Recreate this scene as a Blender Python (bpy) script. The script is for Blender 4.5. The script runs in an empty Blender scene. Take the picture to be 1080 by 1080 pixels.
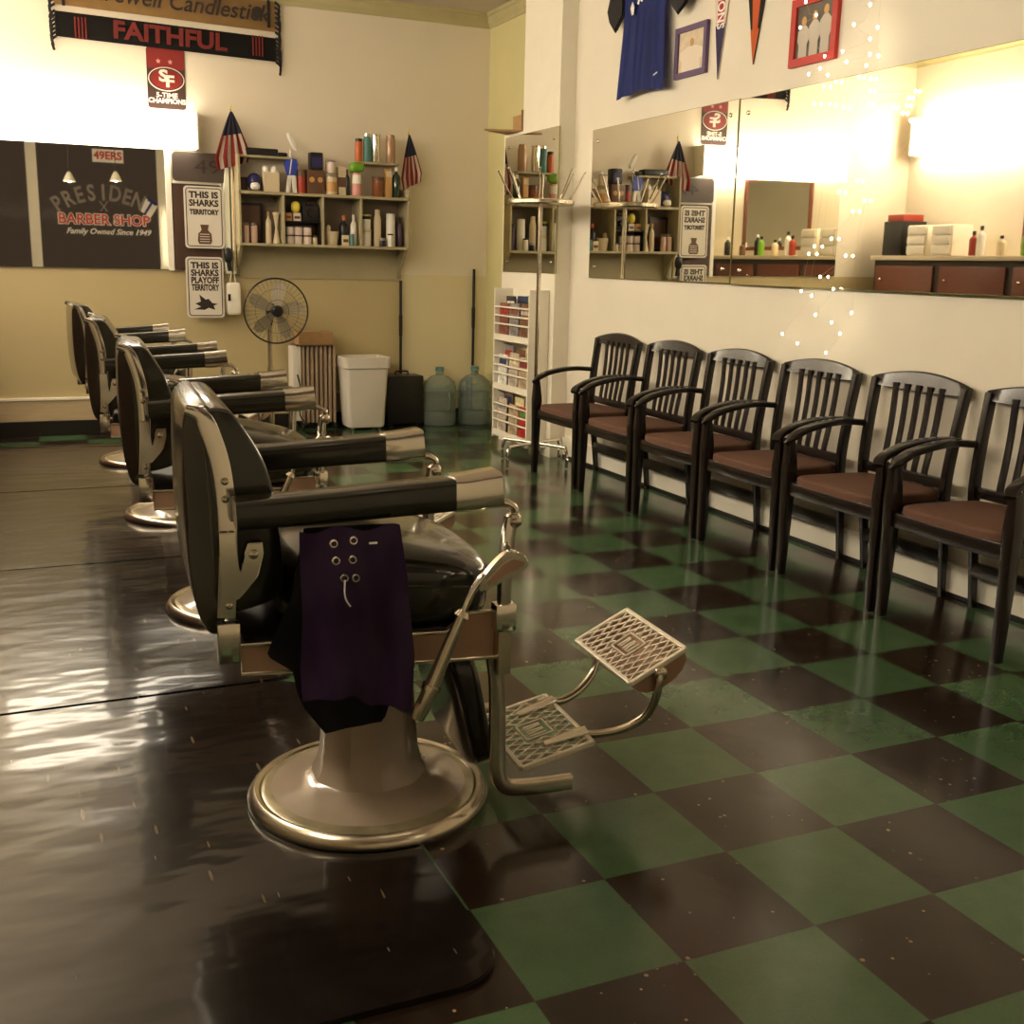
import bpy, bmesh, math, random
from mathutils import Vector, Matrix

scene = bpy.context.scene
COL = scene.collection
PI = math.pi

# ------------------------------------------------------------------ camera
def make_camera():
    yaw, pitch, roll = 0.424448571, -0.217227093, 0.0230518237
    cy, sy, cp, sp = math.cos(yaw), math.sin(yaw), math.cos(pitch), math.sin(pitch)
    F = Vector((sy*cp, cy*cp, sp)); R = Vector((cy, -sy, 0)); U = R.cross(F)
    c, s = math.cos(roll), math.sin(roll)
    R2 = R*c + U*s; U2 = -R*s + U*c
    cam = bpy.data.cameras.new('camera'); o = bpy.data.objects.new('camera', cam); COL.objects.link(o)
    m = Matrix((R2, U2, -F)).transposed().to_4x4()
    m.translation = Vector((-1.06673, -2.76041, 1.25299))
    o.matrix_world = m
    cam.sensor_width = 36.0; cam.lens = 36.0*1176.49/1080.0
    cam.clip_start = 0.02; cam.clip_end = 60
    scene.camera = o
make_camera()

# ------------------------------------------------------------------ world, exposure, key light levels
world = bpy.data.worlds.new('night_world'); scene.world = world; world.use_nodes = True
world.node_tree.nodes['Background'].inputs[0].default_value = (0.020, 0.013, 0.009, 1)
world.node_tree.nodes['Background'].inputs[1].default_value = 1.0
scene.view_settings.view_transform = 'Standard'
scene.view_settings.look = 'None'
scene.view_settings.exposure = 1.35
scene.view_settings.gamma = 1.0
scene.view_settings.use_curve_mapping = False
TUBE = 5.2         # emission of the fluorescent fixtures over the mirrors
TUBE_LEFT = 9.0
CEIL = 0.0
WARM = (1.0, 0.88, 0.70)

# ------------------------------------------------------------------ materials
MATS = {}
def nodes_of(name):
    m = bpy.data.materials.new(name); m.use_nodes = True
    nt = m.node_tree; b = nt.nodes['Principled BSDF']
    return m, nt, b
def setin(b, k, v):
    if k in b.inputs: b.inputs[k].default_value = v
def mat(name, color, rough=0.5, metal=0.0, var=0.0, vscale=8.0, bump=0.0, bscale=60.0, coat=0.0,
        spec=0.5, trans=0.0, ior=1.45, emit=None, estr=0.0, stretch=(1,1,1), alpha=1.0):
    if name in MATS: return MATS[name]
    m, nt, b = nodes_of(name)
    c = (color[0], color[1], color[2], 1)
    b.inputs['Base Color'].default_value = c
    b.inputs['Roughness'].default_value = rough
    b.inputs['Metallic'].default_value = metal
    setin(b, 'Specular IOR Level', spec); setin(b, 'Coat Weight', coat); setin(b, 'Coat Roughness', 0.08)
    setin(b, 'Transmission Weight', trans); setin(b, 'IOR', ior)
    if alpha < 1: b.inputs['Alpha'].default_value = alpha
    if emit:
        setin(b, 'Emission Color', (emit[0], emit[1], emit[2], 1)); setin(b, 'Emission Strength', estr)
    if var or bump:
        tc = nt.nodes.new('ShaderNodeTexCoord'); mp = nt.nodes.new('ShaderNodeMapping')
        mp.inputs['Scale'].default_value = stretch
        nt.links.new(tc.outputs['Object'], mp.inputs['Vector'])
    if var:
        n = nt.nodes.new('ShaderNodeTexNoise'); n.inputs['Scale'].default_value = vscale; n.inputs['Detail'].default_value = 5
        nt.links.new(mp.outputs[0], n.inputs['Vector'])
        r = nt.nodes.new('ShaderNodeMapRange'); r.inputs[1].default_value = 0.3; r.inputs[2].default_value = 0.7
        r.inputs[3].default_value = 1-var; r.inputs[4].default_value = 1+var
        nt.links.new(n.outputs[0], r.inputs[0])
        mx = nt.nodes.new('ShaderNodeVectorMath'); mx.operation = 'SCALE'
        mx.inputs[0].default_value = color[:3]
        nt.links.new(r.outputs[0], mx.inputs['Scale'])
        nt.links.new(mx.outputs[0], b.inputs['Base Color'])
    if bump:
        n = nt.nodes.new('ShaderNodeTexNoise'); n.inputs['Scale'].default_value = bscale; n.inputs['Detail'].default_value = 4
        nt.links.new(mp.outputs[0], n.inputs['Vector'])
        bp = nt.nodes.new('ShaderNodeBump'); bp.inputs['Strength'].default_value = bump; bp.inputs['Distance'].default_value = 0.004
        nt.links.new(n.outputs[0], bp.inputs['Height']); nt.links.new(bp.outputs[0], b.inputs['Normal'])
    MATS[name] = m
    return m

def emis(name, color, strength):
    m, nt, b = nodes_of(name)
    b.inputs['Base Color'].default_value = (0.9, 0.88, 0.8, 1)
    setin(b, 'Emission Color', (color[0], color[1], color[2], 1)); setin(b, 'Emission Strength', strength)
    MATS[name] = m; return m

def mathn(nt, op, a, b=None, c=None):
    n = nt.nodes.new('ShaderNodeMath'); n.operation = op
    for i, v in enumerate((a, b, c)):
        if v is None: continue
        if isinstance(v, (int, float)): n.inputs[i].default_value = v
        else: nt.links.new(v, n.inputs[i])
    return n.outputs[0]
def mixc(nt, f, a, b):
    n = nt.nodes.new('ShaderNodeMix'); n.data_type = 'RGBA'
    for sock, v in ((n.inputs[0], f), (n.inputs[6], a), (n.inputs[7], b)):
        if isinstance(v, tuple): sock.default_value = (v[0], v[1], v[2], 1)
        elif isinstance(v, (int, float)): sock.default_value = v
        else: nt.links.new(v, sock)
    return n.outputs[2]

def floor_material():
    m, nt, b = nodes_of('vinyl_checker_tiles')
    T = 0.3048
    tc = nt.nodes.new('ShaderNodeTexCoord'); sp = nt.nodes.new('ShaderNodeSeparateXYZ')
    nt.links.new(tc.outputs['Object'], sp.inputs[0])
    u = mathn(nt, 'DIVIDE', sp.outputs[0], T); v = mathn(nt, 'DIVIDE', sp.outputs[1], T)
    fu = mathn(nt, 'FLOOR', u); fv = mathn(nt, 'FLOOR', v)
    par = mathn(nt, 'FLOORED_MODULO', mathn(nt, 'ADD', fu, fv), 2.0)      # 1 = green
    # per tile brightness
    cmb = nt.nodes.new('ShaderNodeCombineXYZ'); nt.links.new(fu, cmb.inputs[0]); nt.links.new(fv, cmb.inputs[1])
    wn = nt.nodes.new('ShaderNodeTexWhiteNoise'); nt.links.new(cmb.outputs[0], wn.inputs['Vector'])
    # mottling
    n1 = nt.nodes.new('ShaderNodeTexNoise'); n1.inputs['Scale'].default_value = 14; n1.inputs['Detail'].default_value = 6
    nt.links.new(tc.outputs['Object'], n1.inputs['Vector'])
    n2 = nt.nodes.new('ShaderNodeTexNoise'); n2.inputs['Scale'].default_value = 120; n2.inputs['Detail'].default_value = 3
    nt.links.new(tc.outputs['Object'], n2.inputs['Vector'])
    mot = mathn(nt, 'ADD', mathn(nt, 'MULTIPLY', n1.outputs[0], 0.6), mathn(nt, 'MULTIPLY', n2.outputs[0], 0.4))
    green = mixc(nt, mot, (0.030, 0.070, 0.028), (0.075, 0.135, 0.060))
    dark = mixc(nt, mot, (0.010, 0.006, 0.004), (0.032, 0.019, 0.012))
    # pale chips in the dark tiles
    vo = nt.nodes.new('ShaderNodeTexVoronoi'); vo.inputs['Scale'].default_value = 70
    nt.links.new(tc.outputs['Object'], vo.inputs['Vector'])
    sc = nt.nodes.new('ShaderNodeSeparateColor'); nt.links.new(vo.outputs['Color'], sc.inputs[0])
    pick = mathn(nt, 'GREATER_THAN', sc.outputs[0], 0.93)
    size = mathn(nt, 'LESS_THAN', vo.outputs['Distance'], mathn(nt, 'MULTIPLY', sc.outputs[1], 0.36))
    chip = mathn(nt, 'MULTIPLY', pick, size)
    dark2 = mixc(nt, mathn(nt, 'MULTIPLY', chip, 0.8), dark, (0.30, 0.22, 0.13))
    colr = mixc(nt, par, dark2, green)
    # hairline joints
    def edge(x):
        fr = mathn(nt, 'FRACT', x)
        d = mathn(nt, 'MINIMUM', fr, mathn(nt, 'SUBTRACT', 1.0, fr))
        return mathn(nt, 'LESS_THAN', d, 0.005)
    e = mathn(nt, 'MAXIMUM', edge(u), edge(v))
    br = mathn(nt, 'ADD', mathn(nt, 'MULTIPLY', wn.outputs['Value'], 0.25), 0.88)
    vm = nt.nodes.new('ShaderNodeVectorMath'); vm.operation = 'SCALE'
    nt.links.new(colr, vm.inputs[0]); nt.links.new(br, vm.inputs['Scale'])
    colr = mixc(nt, mathn(nt, 'MULTIPLY', e, 0.6), vm.outputs[0], (0.03, 0.022, 0.014))
    nt.links.new(colr, b.inputs['Base Color'])
    n3 = nt.nodes.new('ShaderNodeTexNoise'); n3.inputs['Scale'].default_value = 3; n3.inputs['Detail'].default_value = 6
    nt.links.new(tc.outputs['Object'], n3.inputs['Vector'])
    rr = mathn(nt, 'ADD', mathn(nt, 'MULTIPLY', n3.outputs[0], 0.16), 0.08)
    nt.links.new(rr, b.inputs['Roughness'])
    bp = nt.nodes.new('ShaderNodeBump'); bp.inputs['Strength'].default_value = 0.12; bp.inputs['Distance'].default_value = 0.003
    nt.links.new(n1.outputs[0], bp.inputs['Height']); nt.links.new(bp.outputs[0], b.inputs['Normal'])
    return m

def mat_material():
    m, nt, b = nodes_of('rubber_mat')
    tc = nt.nodes.new('ShaderNodeTexCoord'); mp = nt.nodes.new('ShaderNodeMapping')
    nt.links.new(tc.outputs['Object'], mp.inputs['Vector'])
    mp.inputs['Scale'].default_value = (1.0, 0.14, 1.0); mp.inputs['Rotation'].default_value = (0, 0, 0.0)
    vo = nt.nodes.new('ShaderNodeTexVoronoi'); vo.inputs['Scale'].default_value = 62
    nt.links.new(mp.outputs[0], vo.inputs['Vector'])
    sc = nt.nodes.new('ShaderNodeSeparateColor'); nt.links.new(vo.outputs['Color'], sc.inputs[0])
    pick = mathn(nt, 'GREATER_THAN', sc.outputs[0], 0.84)
    size = mathn(nt, 'LESS_THAN', vo.outputs['Distance'], mathn(nt, 'MULTIPLY', sc.outputs[1], 0.30))
    fleck = mathn(nt, 'MULTIPLY', pick, size)
    n1 = nt.nodes.new('ShaderNodeTexNoise'); n1.inputs['Scale'].default_value = 5; n1.inputs['Detail'].default_value = 7
    nt.links.new(tc.outputs['Object'], n1.inputs['Vector'])
    base = mixc(nt, n1.outputs[0], (0.004, 0.0025, 0.002), (0.013, 0.008, 0.006))
    col = mixc(nt, mathn(nt, 'MULTIPLY', fleck, 0.75), base, (0.17, 0.12, 0.07))
    nt.links.new(col, b.inputs['Base Color'])
    setin(b, 'Specular IOR Level', 0.32); setin(b, 'Coat Weight', 0.34); setin(b, 'Coat Roughness', 0.07)
    mp2 = nt.nodes.new('ShaderNodeMapping'); mp2.inputs['Scale'].default_value = (0.8, 1.7, 1)
    nt.links.new(tc.outputs['Object'], mp2.inputs['Vector'])
    n2 = nt.nodes.new('ShaderNodeTexNoise'); n2.inputs['Scale'].default_value = 3.2; n2.inputs['Detail'].default_value = 2.5
    nt.links.new(mp2.outputs[0], n2.inputs['Vector'])
    nt.links.new(mathn(nt, 'ADD', mathn(nt, 'MULTIPLY', n1.outputs[0], 0.10), 0.17), b.inputs['Roughness'])
    bp = nt.nodes.new('ShaderNodeBump'); bp.inputs['Strength'].default_value = 0.55; bp.inputs['Distance'].default_value = 0.012
    nt.links.new(n2.outputs[0], bp.inputs['Height']); nt.links.new(bp.outputs[0], b.inputs['Normal'])
    if 'Coat Normal' in b.inputs: nt.links.new(bp.outputs[0], b.inputs['Coat Normal'])
    return m

def two_tone_wall(name, upper, lower, zsplit):
    m, nt, b = nodes_of(name)
    tc = nt.nodes.new('ShaderNodeTexCoord'); sp = nt.nodes.new('ShaderNodeSeparateXYZ')
    nt.links.new(tc.outputs['Object'], sp.inputs[0])
    n1 = nt.nodes.new('ShaderNodeTexNoise'); n1.inputs['Scale'].default_value = 2.2; n1.inputs['Detail'].default_value = 6
    nt.links.new(tc.outputs['Object'], n1.inputs['Vector'])
    f = mathn(nt, 'GREATER_THAN', sp.outputs[2], zsplit)
    far = mathn(nt, 'GREATER_THAN', sp.outputs[0], 1.775)
    c = mixc(nt, f, mixc(nt, far, lower, (0.70, 0.61, 0.38)), upper)
    r = mathn(nt, 'ADD', mathn(nt, 'MULTIPLY', n1.outputs[0], 0.12), 0.94)
    vm = nt.nodes.new('ShaderNodeVectorMath'); vm.operation = 'SCALE'
    nt.links.new(c, vm.inputs[0]); nt.links.new(r, vm.inputs['Scale'])
    nt.links.new(vm.outputs[0], b.inputs['Base Color'])
    b.inputs['Roughness'].default_value = 0.42
    n2 = nt.nodes.new('ShaderNodeTexNoise'); n2.inputs['Scale'].default_value = 25
    nt.links.new(tc.outputs['Object'], n2.inputs['Vector'])
    bp = nt.nodes.new('ShaderNodeBump'); bp.inputs['Strength'].default_value = 0.12; bp.inputs['Distance'].default_value = 0.004
    nt.links.new(n2.outputs[0], bp.inputs['Height']); nt.links.new(bp.outputs[0], b.inputs['Normal'])
    return m

M_floor = floor_material(); M_mat = mat_material()
M_wall = mat('cream_wall_paint', (0.80, 0.735, 0.60), 0.5, var=0.03, vscale=2.5, bump=0.1, bscale=30)
M_wall_back = two_tone_wall('back_wall_paint', (0.76, 0.675, 0.53), (0.50, 0.405, 0.21), 1.165)
M_wall_side = mat('recess_wall_paint', (0.66, 0.60, 0.30), 0.5, var=0.03, vscale=2.5)
M_white = mat('white_gloss_paint', (0.86, 0.80, 0.66), 0.35, var=0.02)
M_mould = mat('olive_moulding', (0.48, 0.42, 0.22), 0.45, var=0.04)
M_ceiling = mat('ceiling_paint', (0.56, 0.49, 0.40), 0.7, var=0.02, vscale=2)
M_base = mat('tan_baseboard', (0.52, 0.40, 0.24), 0.45, var=0.08, stretch=(1, 1, 6))
M_cove = mat('black_cove_base', (0.012, 0.010, 0.008), 0.35)
M_chrome = mat('chrome', (0.78, 0.72, 0.62), 0.12, 1.0, bump=0.02, bscale=12)
M_nickel = mat('worn_nickel', (0.62, 0.54, 0.42), 0.24, 1.0, var=0.12, vscale=14, bump=0.03, bscale=40)
M_bronze = mat('bronze_panel', (0.40, 0.245, 0.155), 0.34, 0.3, var=0.08, vscale=10)
M_alum = mat('cast_aluminium', (0.80, 0.72, 0.58), 0.42, 0.35, var=0.06)
M_leather = mat('black_leather', (0.011, 0.009, 0.0055), 0.24, coat=0.5, bump=0.10, bscale=90, var=0.15)
M_leather2 = mat('olive_black_vinyl', (0.015, 0.013, 0.007), 0.22, coat=0.5, bump=0.08, bscale=70, var=0.15)
M_enamel = mat('cream_enamel', (0.40, 0.315, 0.235), 0.14, coat=0.6, var=0.14, vscale=7, bump=0.02, bscale=8)
M_dish = mat('worn_enamel_dish', (0.34, 0.285, 0.17), 0.2, 0.15, coat=0.3, var=0.35, vscale=9, bump=0.06, bscale=22)
M_black = mat('black_plastic', (0.012, 0.011, 0.010), 0.35)
M_darkmetal = mat('dark_metal', (0.030, 0.024, 0.018), 0.4, 0.6)
M_wood = mat('dark_lacquered_wood', (0.010, 0.0055, 0.0038), 0.27, coat=0.25, var=0.25, vscale=6, stretch=(1, 1, 8))
M_seat = mat('brown_seat_fabric', (0.125, 0.056, 0.032), 0.75, var=0.12, vscale=60, bump=0.2, bscale=260)
M_mirror = mat('mirror_glass', (0.88, 0.86, 0.76), 0.015, 1.0)
M_mirror_edge = mat('mirror_edge', (0.35, 0.32, 0.12), 0.2, 0.3)
M_glass = mat('window_glass', (0.95, 0.97, 0.95), 0.0, trans=1.0, ior=1.05)
M_cape = mat('purple_cape_nylon', (0.062, 0.028, 0.088), 0.36, var=0.3, vscale=5, bump=0.25, bscale=14)
M_capeblack = mat('black_cape_nylon', (0.004, 0.003, 0.005), 0.5, bump=0.25, bscale=14)
M_paper = mat('white_paper', (0.85, 0.82, 0.74), 0.6)
M_cardboard = mat('cardboard', (0.42, 0.25, 0.11), 0.8, var=0.08, vscale=20)

# ------------------------------------------------------------------ mesh helpers
def finish(name, bm, m, parent=None, smooth=40, loc=None):
    bmesh.ops.recalc_face_normals(bm, faces=bm.faces)
    me = bpy.data.meshes.new(name); bm.to_mesh(me); bm.free()
    for mm in (m if isinstance(m, (list, tuple)) else [m]): me.materials.append(mm)
    if smooth:
        for p in me.polygons: p.use_smooth = True
        me.set_sharp_from_angle(angle=math.radians(smooth))
    o = bpy.data.objects.new(name, me); COL.objects.link(o)
    if parent: o.parent = parent
    if loc: o.location = loc
    return o
def root(name, label, cat, loc=(0, 0, 0), rz=0.0, group=None):
    o = bpy.data.objects.new(name, None); COL.objects.link(o)
    o.empty_display_size = 0.1
    o.location = loc; o.rotation_euler = (0, 0, rz)
    o['label'] = label; o['category'] = cat
    if group: o['group'] = group
    return o
def tag(o, label, cat, group=None):
    o['label'] = label; o['category'] = cat
    if group: o['group'] = group
    return o
def struct(o):
    o['kind'] = 'structure'; return o
def dup(o, parent=None, label=None):
    c = o.copy(); COL.objects.link(c)
    if parent: c.parent = parent
    if label: c['label'] = label
    for ch in [k for k in bpy.data.objects if k.parent == o]: dup(ch, c)
    return c
def BM(): return bmesh.new()
def box(bm, c, s, bev=0.0, rot=None, mi=0, seg=2):
    r = bmesh.ops.create_cube(bm, size=1.0); vs = r['verts']
    bmesh.ops.scale(bm, vec=s, verts=vs)
    fs = list({f for v in vs for f in v.link_faces})
    if bev > 0:
        es = list({e for v in vs for e in v.link_edges})
        rb = bmesh.ops.bevel(bm, geom=es, offset=min(bev, min(s)*0.49), segments=seg, affect='EDGES', profile=0.6)
        vs = list({v for f in rb['faces'] for v in f.verts} | {v for v in vs if v.is_valid})
        fs = list({f for v in vs for f in v.link_faces})
    if rot is not None: bmesh.ops.rotate(bm, cent=(0, 0, 0), matrix=rot, verts=vs)
    bmesh.ops.translate(bm, vec=c, verts=vs)
    for f in fs: f.material_index = mi
    return vs
def box2(bm, a, b, bev=0.0, mi=0):
    c = [(a[i]+b[i])/2 for i in range(3)]; s = [abs(b[i]-a[i]) for i in range(3)]
    return box(bm, c, s, bev, mi=mi)
def lathe(bm, prof, seg=32, c=(0, 0, 0), cap=True, mod=None, mi=0, axis=None):
    rings = []
    for r, z in prof:
        ring = []
        for k in range(seg):
            a = 2*PI*k/seg; rr = r*(mod(a, z) if mod else 1)
            p = Vector((rr*math.cos(a), rr*math.sin(a), z))
            if axis is not None: p = axis @ p
            ring.append(bm.verts.new(p + Vector(c)))
        rings.append(ring)
    for i in range(len(rings)-1):
        for k in range(seg):
            f = bm.faces.new((rings[i][k], rings[i][(k+1) % seg], rings[i+1][(k+1) % seg], rings[i+1][k])); f.material_index = mi
    if cap:
        for rg in (rings[0], rings[-1]):
            try: f = bm.faces.new(rg); f.material_index = mi
            except ValueError: pass
    return rings
def circ(r, n=10): return [(r*math.cos(2*PI*k/n), r*math.sin(2*PI*k/n)) for k in range(n)]
def rrect(w, h, r=0.004, n=3):
    out = []
    for (cx, cy, a0) in ((w/2-r, h/2-r, 0), (-w/2+r, h/2-r, PI/2), (-w/2+r, -h/2+r, PI), (w/2-r, -h/2+r, 1.5*PI)):
        for k in range(n+1):
            a = a0 + PI/2*k/n; out.append((cx+r*math.cos(a), cy+r*math.sin(a)))
    return out
def sweep(bm, pts, sec, up=(0, 0, 1), scale=None, closed=False, mi=0):
    pts = [Vector(p) for p in pts]; up = Vector(up); n = len(pts); rings = []
    for i, p in enumerate(pts):
        if closed: t = pts[(i+1) % n]-pts[i-1]
        else: t = pts[min(i+1, n-1)]-pts[max(i-1, 0)]
        t.normalize(); s = t.cross(up)
        if s.length < 1e-4: s = t.cross(Vector((1, 0, 0)))
        s.normalize(); u = s.cross(t)
        sc = scale[i] if scale else 1.0
        if isinstance(sc, (int, float)): sc = (sc, sc)
        rings.append([bm.verts.new(p + s*(a*sc[0]) + u*(b*sc[1])) for a, b in sec])
    m = len(sec); rg = range(n) if closed else range(n-1)
    for i in rg:
        for k in range(m):
            f = bm.faces.new((rings[i][k], rings[i][(k+1) % m], rings[(i+1) % n][(k+1) % m], rings[(i+1) % n][k])); f.material_index = mi
    if not closed:
        for r in (rings[0], rings[-1]):
            try: f = bm.faces.new(r); f.material_index = mi
            except ValueError: pass
def curve(pts, n=6, closed=False):
    P = [Vector(p) for p in pts]; out = []; N = len(P)
    for i in range(N if closed else N-1):
        a = P[(i-1) % N] if closed or i > 0 else P[0]*2-P[1]
        b = P[i]; c = P[(i+1) % N]
        d = P[(i+2) % N] if closed or i < N-2 else P[-1]*2-P[-2]
        for k in range(n):
            t = k/n
            out.append(0.5*((2*b)+(c-a)*t+(2*a-5*b+4*c-d)*t*t+(-a+3*b-3*c+d)*t**3))
    if not closed: out.append(P[-1])
    return out
def tube(bm, pts, r, seg=10, n=5, up=(0, 0, 1), closed=False, mi=0):
    pp = curve(pts, n, closed) if n > 1 else pts
    sweep(bm, pp, circ(r, seg), up, closed=closed, mi=mi)
def prism(bm, out, plane='xz', d0=0.0, d1=0.01, bev=0.0, mi=0):
    def P(a, b, d):
        return {'xz': (a, d, b), 'xy': (a, b, d), 'yz': (d, a, b)}[plane]
    v0 = [bm.verts.new(P(a, b, d0)) for a, b in out]; v1 = [bm.verts.new(P(a, b, d1)) for a, b in out]
    fs = [bm.faces.new(v0), bm.faces.new(v1)]
    n = len(out)
    for k in range(n): fs.append(bm.faces.new((v0[k], v0[(k+1) % n], v1[(k+1) % n], v1[k])))
    for f in fs: f.material_index = mi
    if bev:
        es = list({e for f in fs[:2] for e in f.edges})
        r = bmesh.ops.bevel(bm, geom=es, offset=bev, segments=2, affect='EDGES')
        for f in r['faces']: f.material_index = mi
    return fs
def softbox(bm, c, s, e=4.0, n=10, rot=None, warp=None, mi=0):
    """rounded pillow: a gridded cube pushed onto a superellipsoid"""
    t = bmesh.new(); bmesh.ops.create_cube(t, size=2.0)
    bmesh.ops.subdivide_edges(t, edges=t.edges, cuts=n, use_grid_fill=True)
    vmap = {}
    for v in t.verts:
        x, y, z = v.co
        k = (abs(x)**e+abs(y)**e+abs(z)**e)**(1/e)
        p = Vector((x/k*s[0]/2, y/k*s[1]/2, z/k*s[2]/2))
        if warp: p = Vector(warp(p))
        if rot is not None: p = rot @ p
        vmap[v] = bm.verts.new(p+Vector(c))
    for f in t.faces:
        g = bm.faces.new([vmap[v] for v in f.verts]); g.material_index = mi
    t.free()
def RX(a): return Matrix.Rotation(a, 3, 'X')
def RY(a): return Matrix.Rotation(a, 3, 'Y')
def RZ(a): return Matrix.Rotation(a, 3, 'Z')
BACK = (PI/2, 0, 0)            # writing that faces -Y
SIDE = (PI/2, 0, -PI/2)        # writing that faces -X
def text(name, s, size, m, parent, loc, rot=BACK, ext=0.0015, sx=1.0, shear=0.0, off=0.0, align='CENTER', fit=None):
    cu = bpy.data.curves.new(name, 'FONT'); cu.body = s; cu.size = size; cu.extrude = ext; cu.shear = shear; cu.offset = off
    cu.align_x = align; cu.align_y = 'CENTER'; cu.resolution_u = 3
    t = bpy.data.objects.new(name+'_tmp', cu)
    me = bpy.data.meshes.new_from_object(t)
    bpy.data.objects.remove(t); bpy.data.curves.remove(cu)
    me.name = name; me.materials.clear(); me.materials.append(m)
    o = bpy.data.objects.new(name, me); COL.objects.link(o)
    if fit:
        xs = [v.co.x for v in me.vertices]; sx = fit/(max(xs)-min(xs))
    o.parent = parent; o.location = loc; o.rotation_euler = rot; o.scale = (sx, 1, 1)
    return o

# ================================================================== STRUCTURE
XR, XL, YB, YF, ZC = 2.31, -2.08, 5.75, -3.40, 3.14
def slab(name, a, b, m):
    bm = BM(); box2(bm, a, b); return struct(finish(name, bm, m, smooth=0))
slab('floor', (XL-.1, YF-.1, -0.1), (2.6, YB+.1, 0.0), M_floor)
slab('ceiling', (XL-.1, YF-.1, ZC), (2.7, YB+.1, ZC+.1), M_ceiling)
slab('wall_back', (XL-.1, YB, 0), (2.7, YB+.1, ZC), M_wall_back)
slab('wall_left', (XL-.1, YF-.1, 0), (XL, YB, ZC), M_wall)
slab('wall_right', (XR, YF-.1, 0), (XR+.1, 3.90, ZC), M_wall)
slab('wall_pilaster', (2.20, 3.88, 0), (2.5, 4.43, ZC), M_white)
slab('wall_recess', (2.5, 3.88, 0), (2.6, YB, ZC), M_wall_side)
slab('wall_partition', (2.20, 4.43, 0), (2.5, 4.74, 2.14), M_white)
# front wall behind the camera with a shop window in it
slab('wall_front', (XL, YF-.1, 0), (XR, YF, 0.98), M_wall)
slab('wall_front_top', (XL, YF-.1, 2.86), (XR, YF, ZC), M_wall)
wins = [(-1.95, -0.64), (-0.57, 1.12), (1.36, 2.2)]
for i, (a, b) in enumerate(wins):
    bm = BM()
    for (p, q) in (((a, YF-.07, .98), (a+.035, YF+.01, 2.86)), ((b-.035, YF-.07, .98), (b, YF+.01, 2.86)),
                   ((a+.035, YF-.07, .98), (b-.035, YF+.01, 1.02)), ((a+.035, YF-.07, 2.82), (b-.035, YF+.01, 2.86))):
        box2(bm, p, q)
    w = struct(finish('window_%d' % (i+1), bm, M_white, smooth=0))
    bm = BM(); box2(bm, (a+.035, YF-.045, 1.02), (b-.035, YF-.039, 2.82))
    finish('pane', bm, M_glass, w, smooth=0)
for i, (a, b) in enumerate([(XL, -1.95), (-.64, -.57), (1.12, 1.36), (2.2, XR)]):
    slab('wall_front_pier' if i != 1 else 'trim_4', (a, YF-.1, .98), (b, YF, 2.86), M_white)
# picture rail / crown
def crown(name, a, b, nrm):
    bm = BM()
    prof = [(0, ZC), (0, ZC-.105), (.012, ZC-.105), (.018, ZC-.085), (.03, ZC-.07), (.035, ZC-.03), (.05, ZC-.02), (.05, ZC)]
    va = [bm.verts.new(Vector(a)+Vector((nrm[0]*d, nrm[1]*d, z))) for d, z in prof]
    vb = [bm.verts.new(Vector(b)+Vector((nrm[0]*d, nrm[1]*d, z))) for d, z in prof]
    n = len(prof)
    for k in range(n): bm.faces.new((va[k], va[(k+1) % n], vb[(k+1) % n], vb[k]))
    bm.faces.new(va); bm.faces.new(vb)
    return struct(finish(name, bm, M_mould, smooth=0))
crown('trim_1', (XL, YB, 0), (2.5, YB, 0), (0, -1))
crown('trim_2', (2.5, YB, 0), (2.5, 4.43, 0), (-1, 0))
crown('trim_3', (XL, YF, 0), (XL, YB, 0), (1, 0))
def baseb(name, segs):
    bm = BM()
    for a, b, mi in segs: box2(bm, a, b, 0.003, mi)
    return struct(finish(name, bm, [M_base, M_white, M_cove], smooth=0))
baseb('baseboard_back', [((XL, YB-.012, .105), (2.5, YB, .252), 0), ((XL, YB-.022, .252), (2.5, YB, .27), 1), ((XL, YB-.02, 0), (2.5, YB, .105), 2)])
baseb('baseboard_right', [((XR-.014, YF, .02), (XR, 3.88, .12), 1), ((XR-.02, YF, .12), (XR, 3.88, .14), 1), ((XR-.012, YF, 0), (XR, 3.88, .02), 2)])
baseb('baseboard_left', [((XL, YF, 0), (XL+.014, YB, .12), 0), ((XL, YF, .12), (XL+.02, YB, .14), 1)])

# ================================================================== LIGHT FIXTURES
M_tube = emis('lit_diffuser', WARM, TUBE); M_tubeL = emis('lit_diffuser_left', WARM, TUBE_LEFT)
def fixture(label, a, b, axis, m, group='fluorescent fixtures over the station mirrors'):
    c = [(a[i]+b[i])/2 for i in range(3)]
    t = root('fluorescent_fixture', label, 'light fixture', c, group=group)
    h = [(b[i]-a[i])/2 for i in range(3)]
    bm = BM()
    if axis == 'x':      # runs along X, on the back wall
        box2(bm, (-h[0], h[1]-.02, -h[2]), (h[0], h[1], h[2]))
        box2(bm, (-h[0]-.012, -h[1], -h[2]), (-h[0], h[1], h[2])); box2(bm, (h[0], -h[1], -h[2]), (h[0]+.012, h[1], h[2]))
    else:
        box2(bm, (-h[0], -h[1], -h[2]), (-h[0]+.02, h[1], h[2]))
        box2(bm, (-h[0], -h[1]-.012, -h[2]), (h[0], -h[1], h[2])); box2(bm, (-h[0], h[1], -h[2]), (h[0], h[1]+.012, h[2]))
    finish('housing', bm, M_white, t, smooth=0)
    bm = BM()
    if axis == 'x': box2(bm, (-h[0], -h[1], -h[2]+.004), (h[0], h[1]-.02, h[2]-.004), 0.03)
    else: box2(bm, (-h[0]+.02, -h[1], -h[2]+.004), (h[0], h[1], h[2]-.004), 0.03)
    finish('diffuser', bm, m, t)
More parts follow.
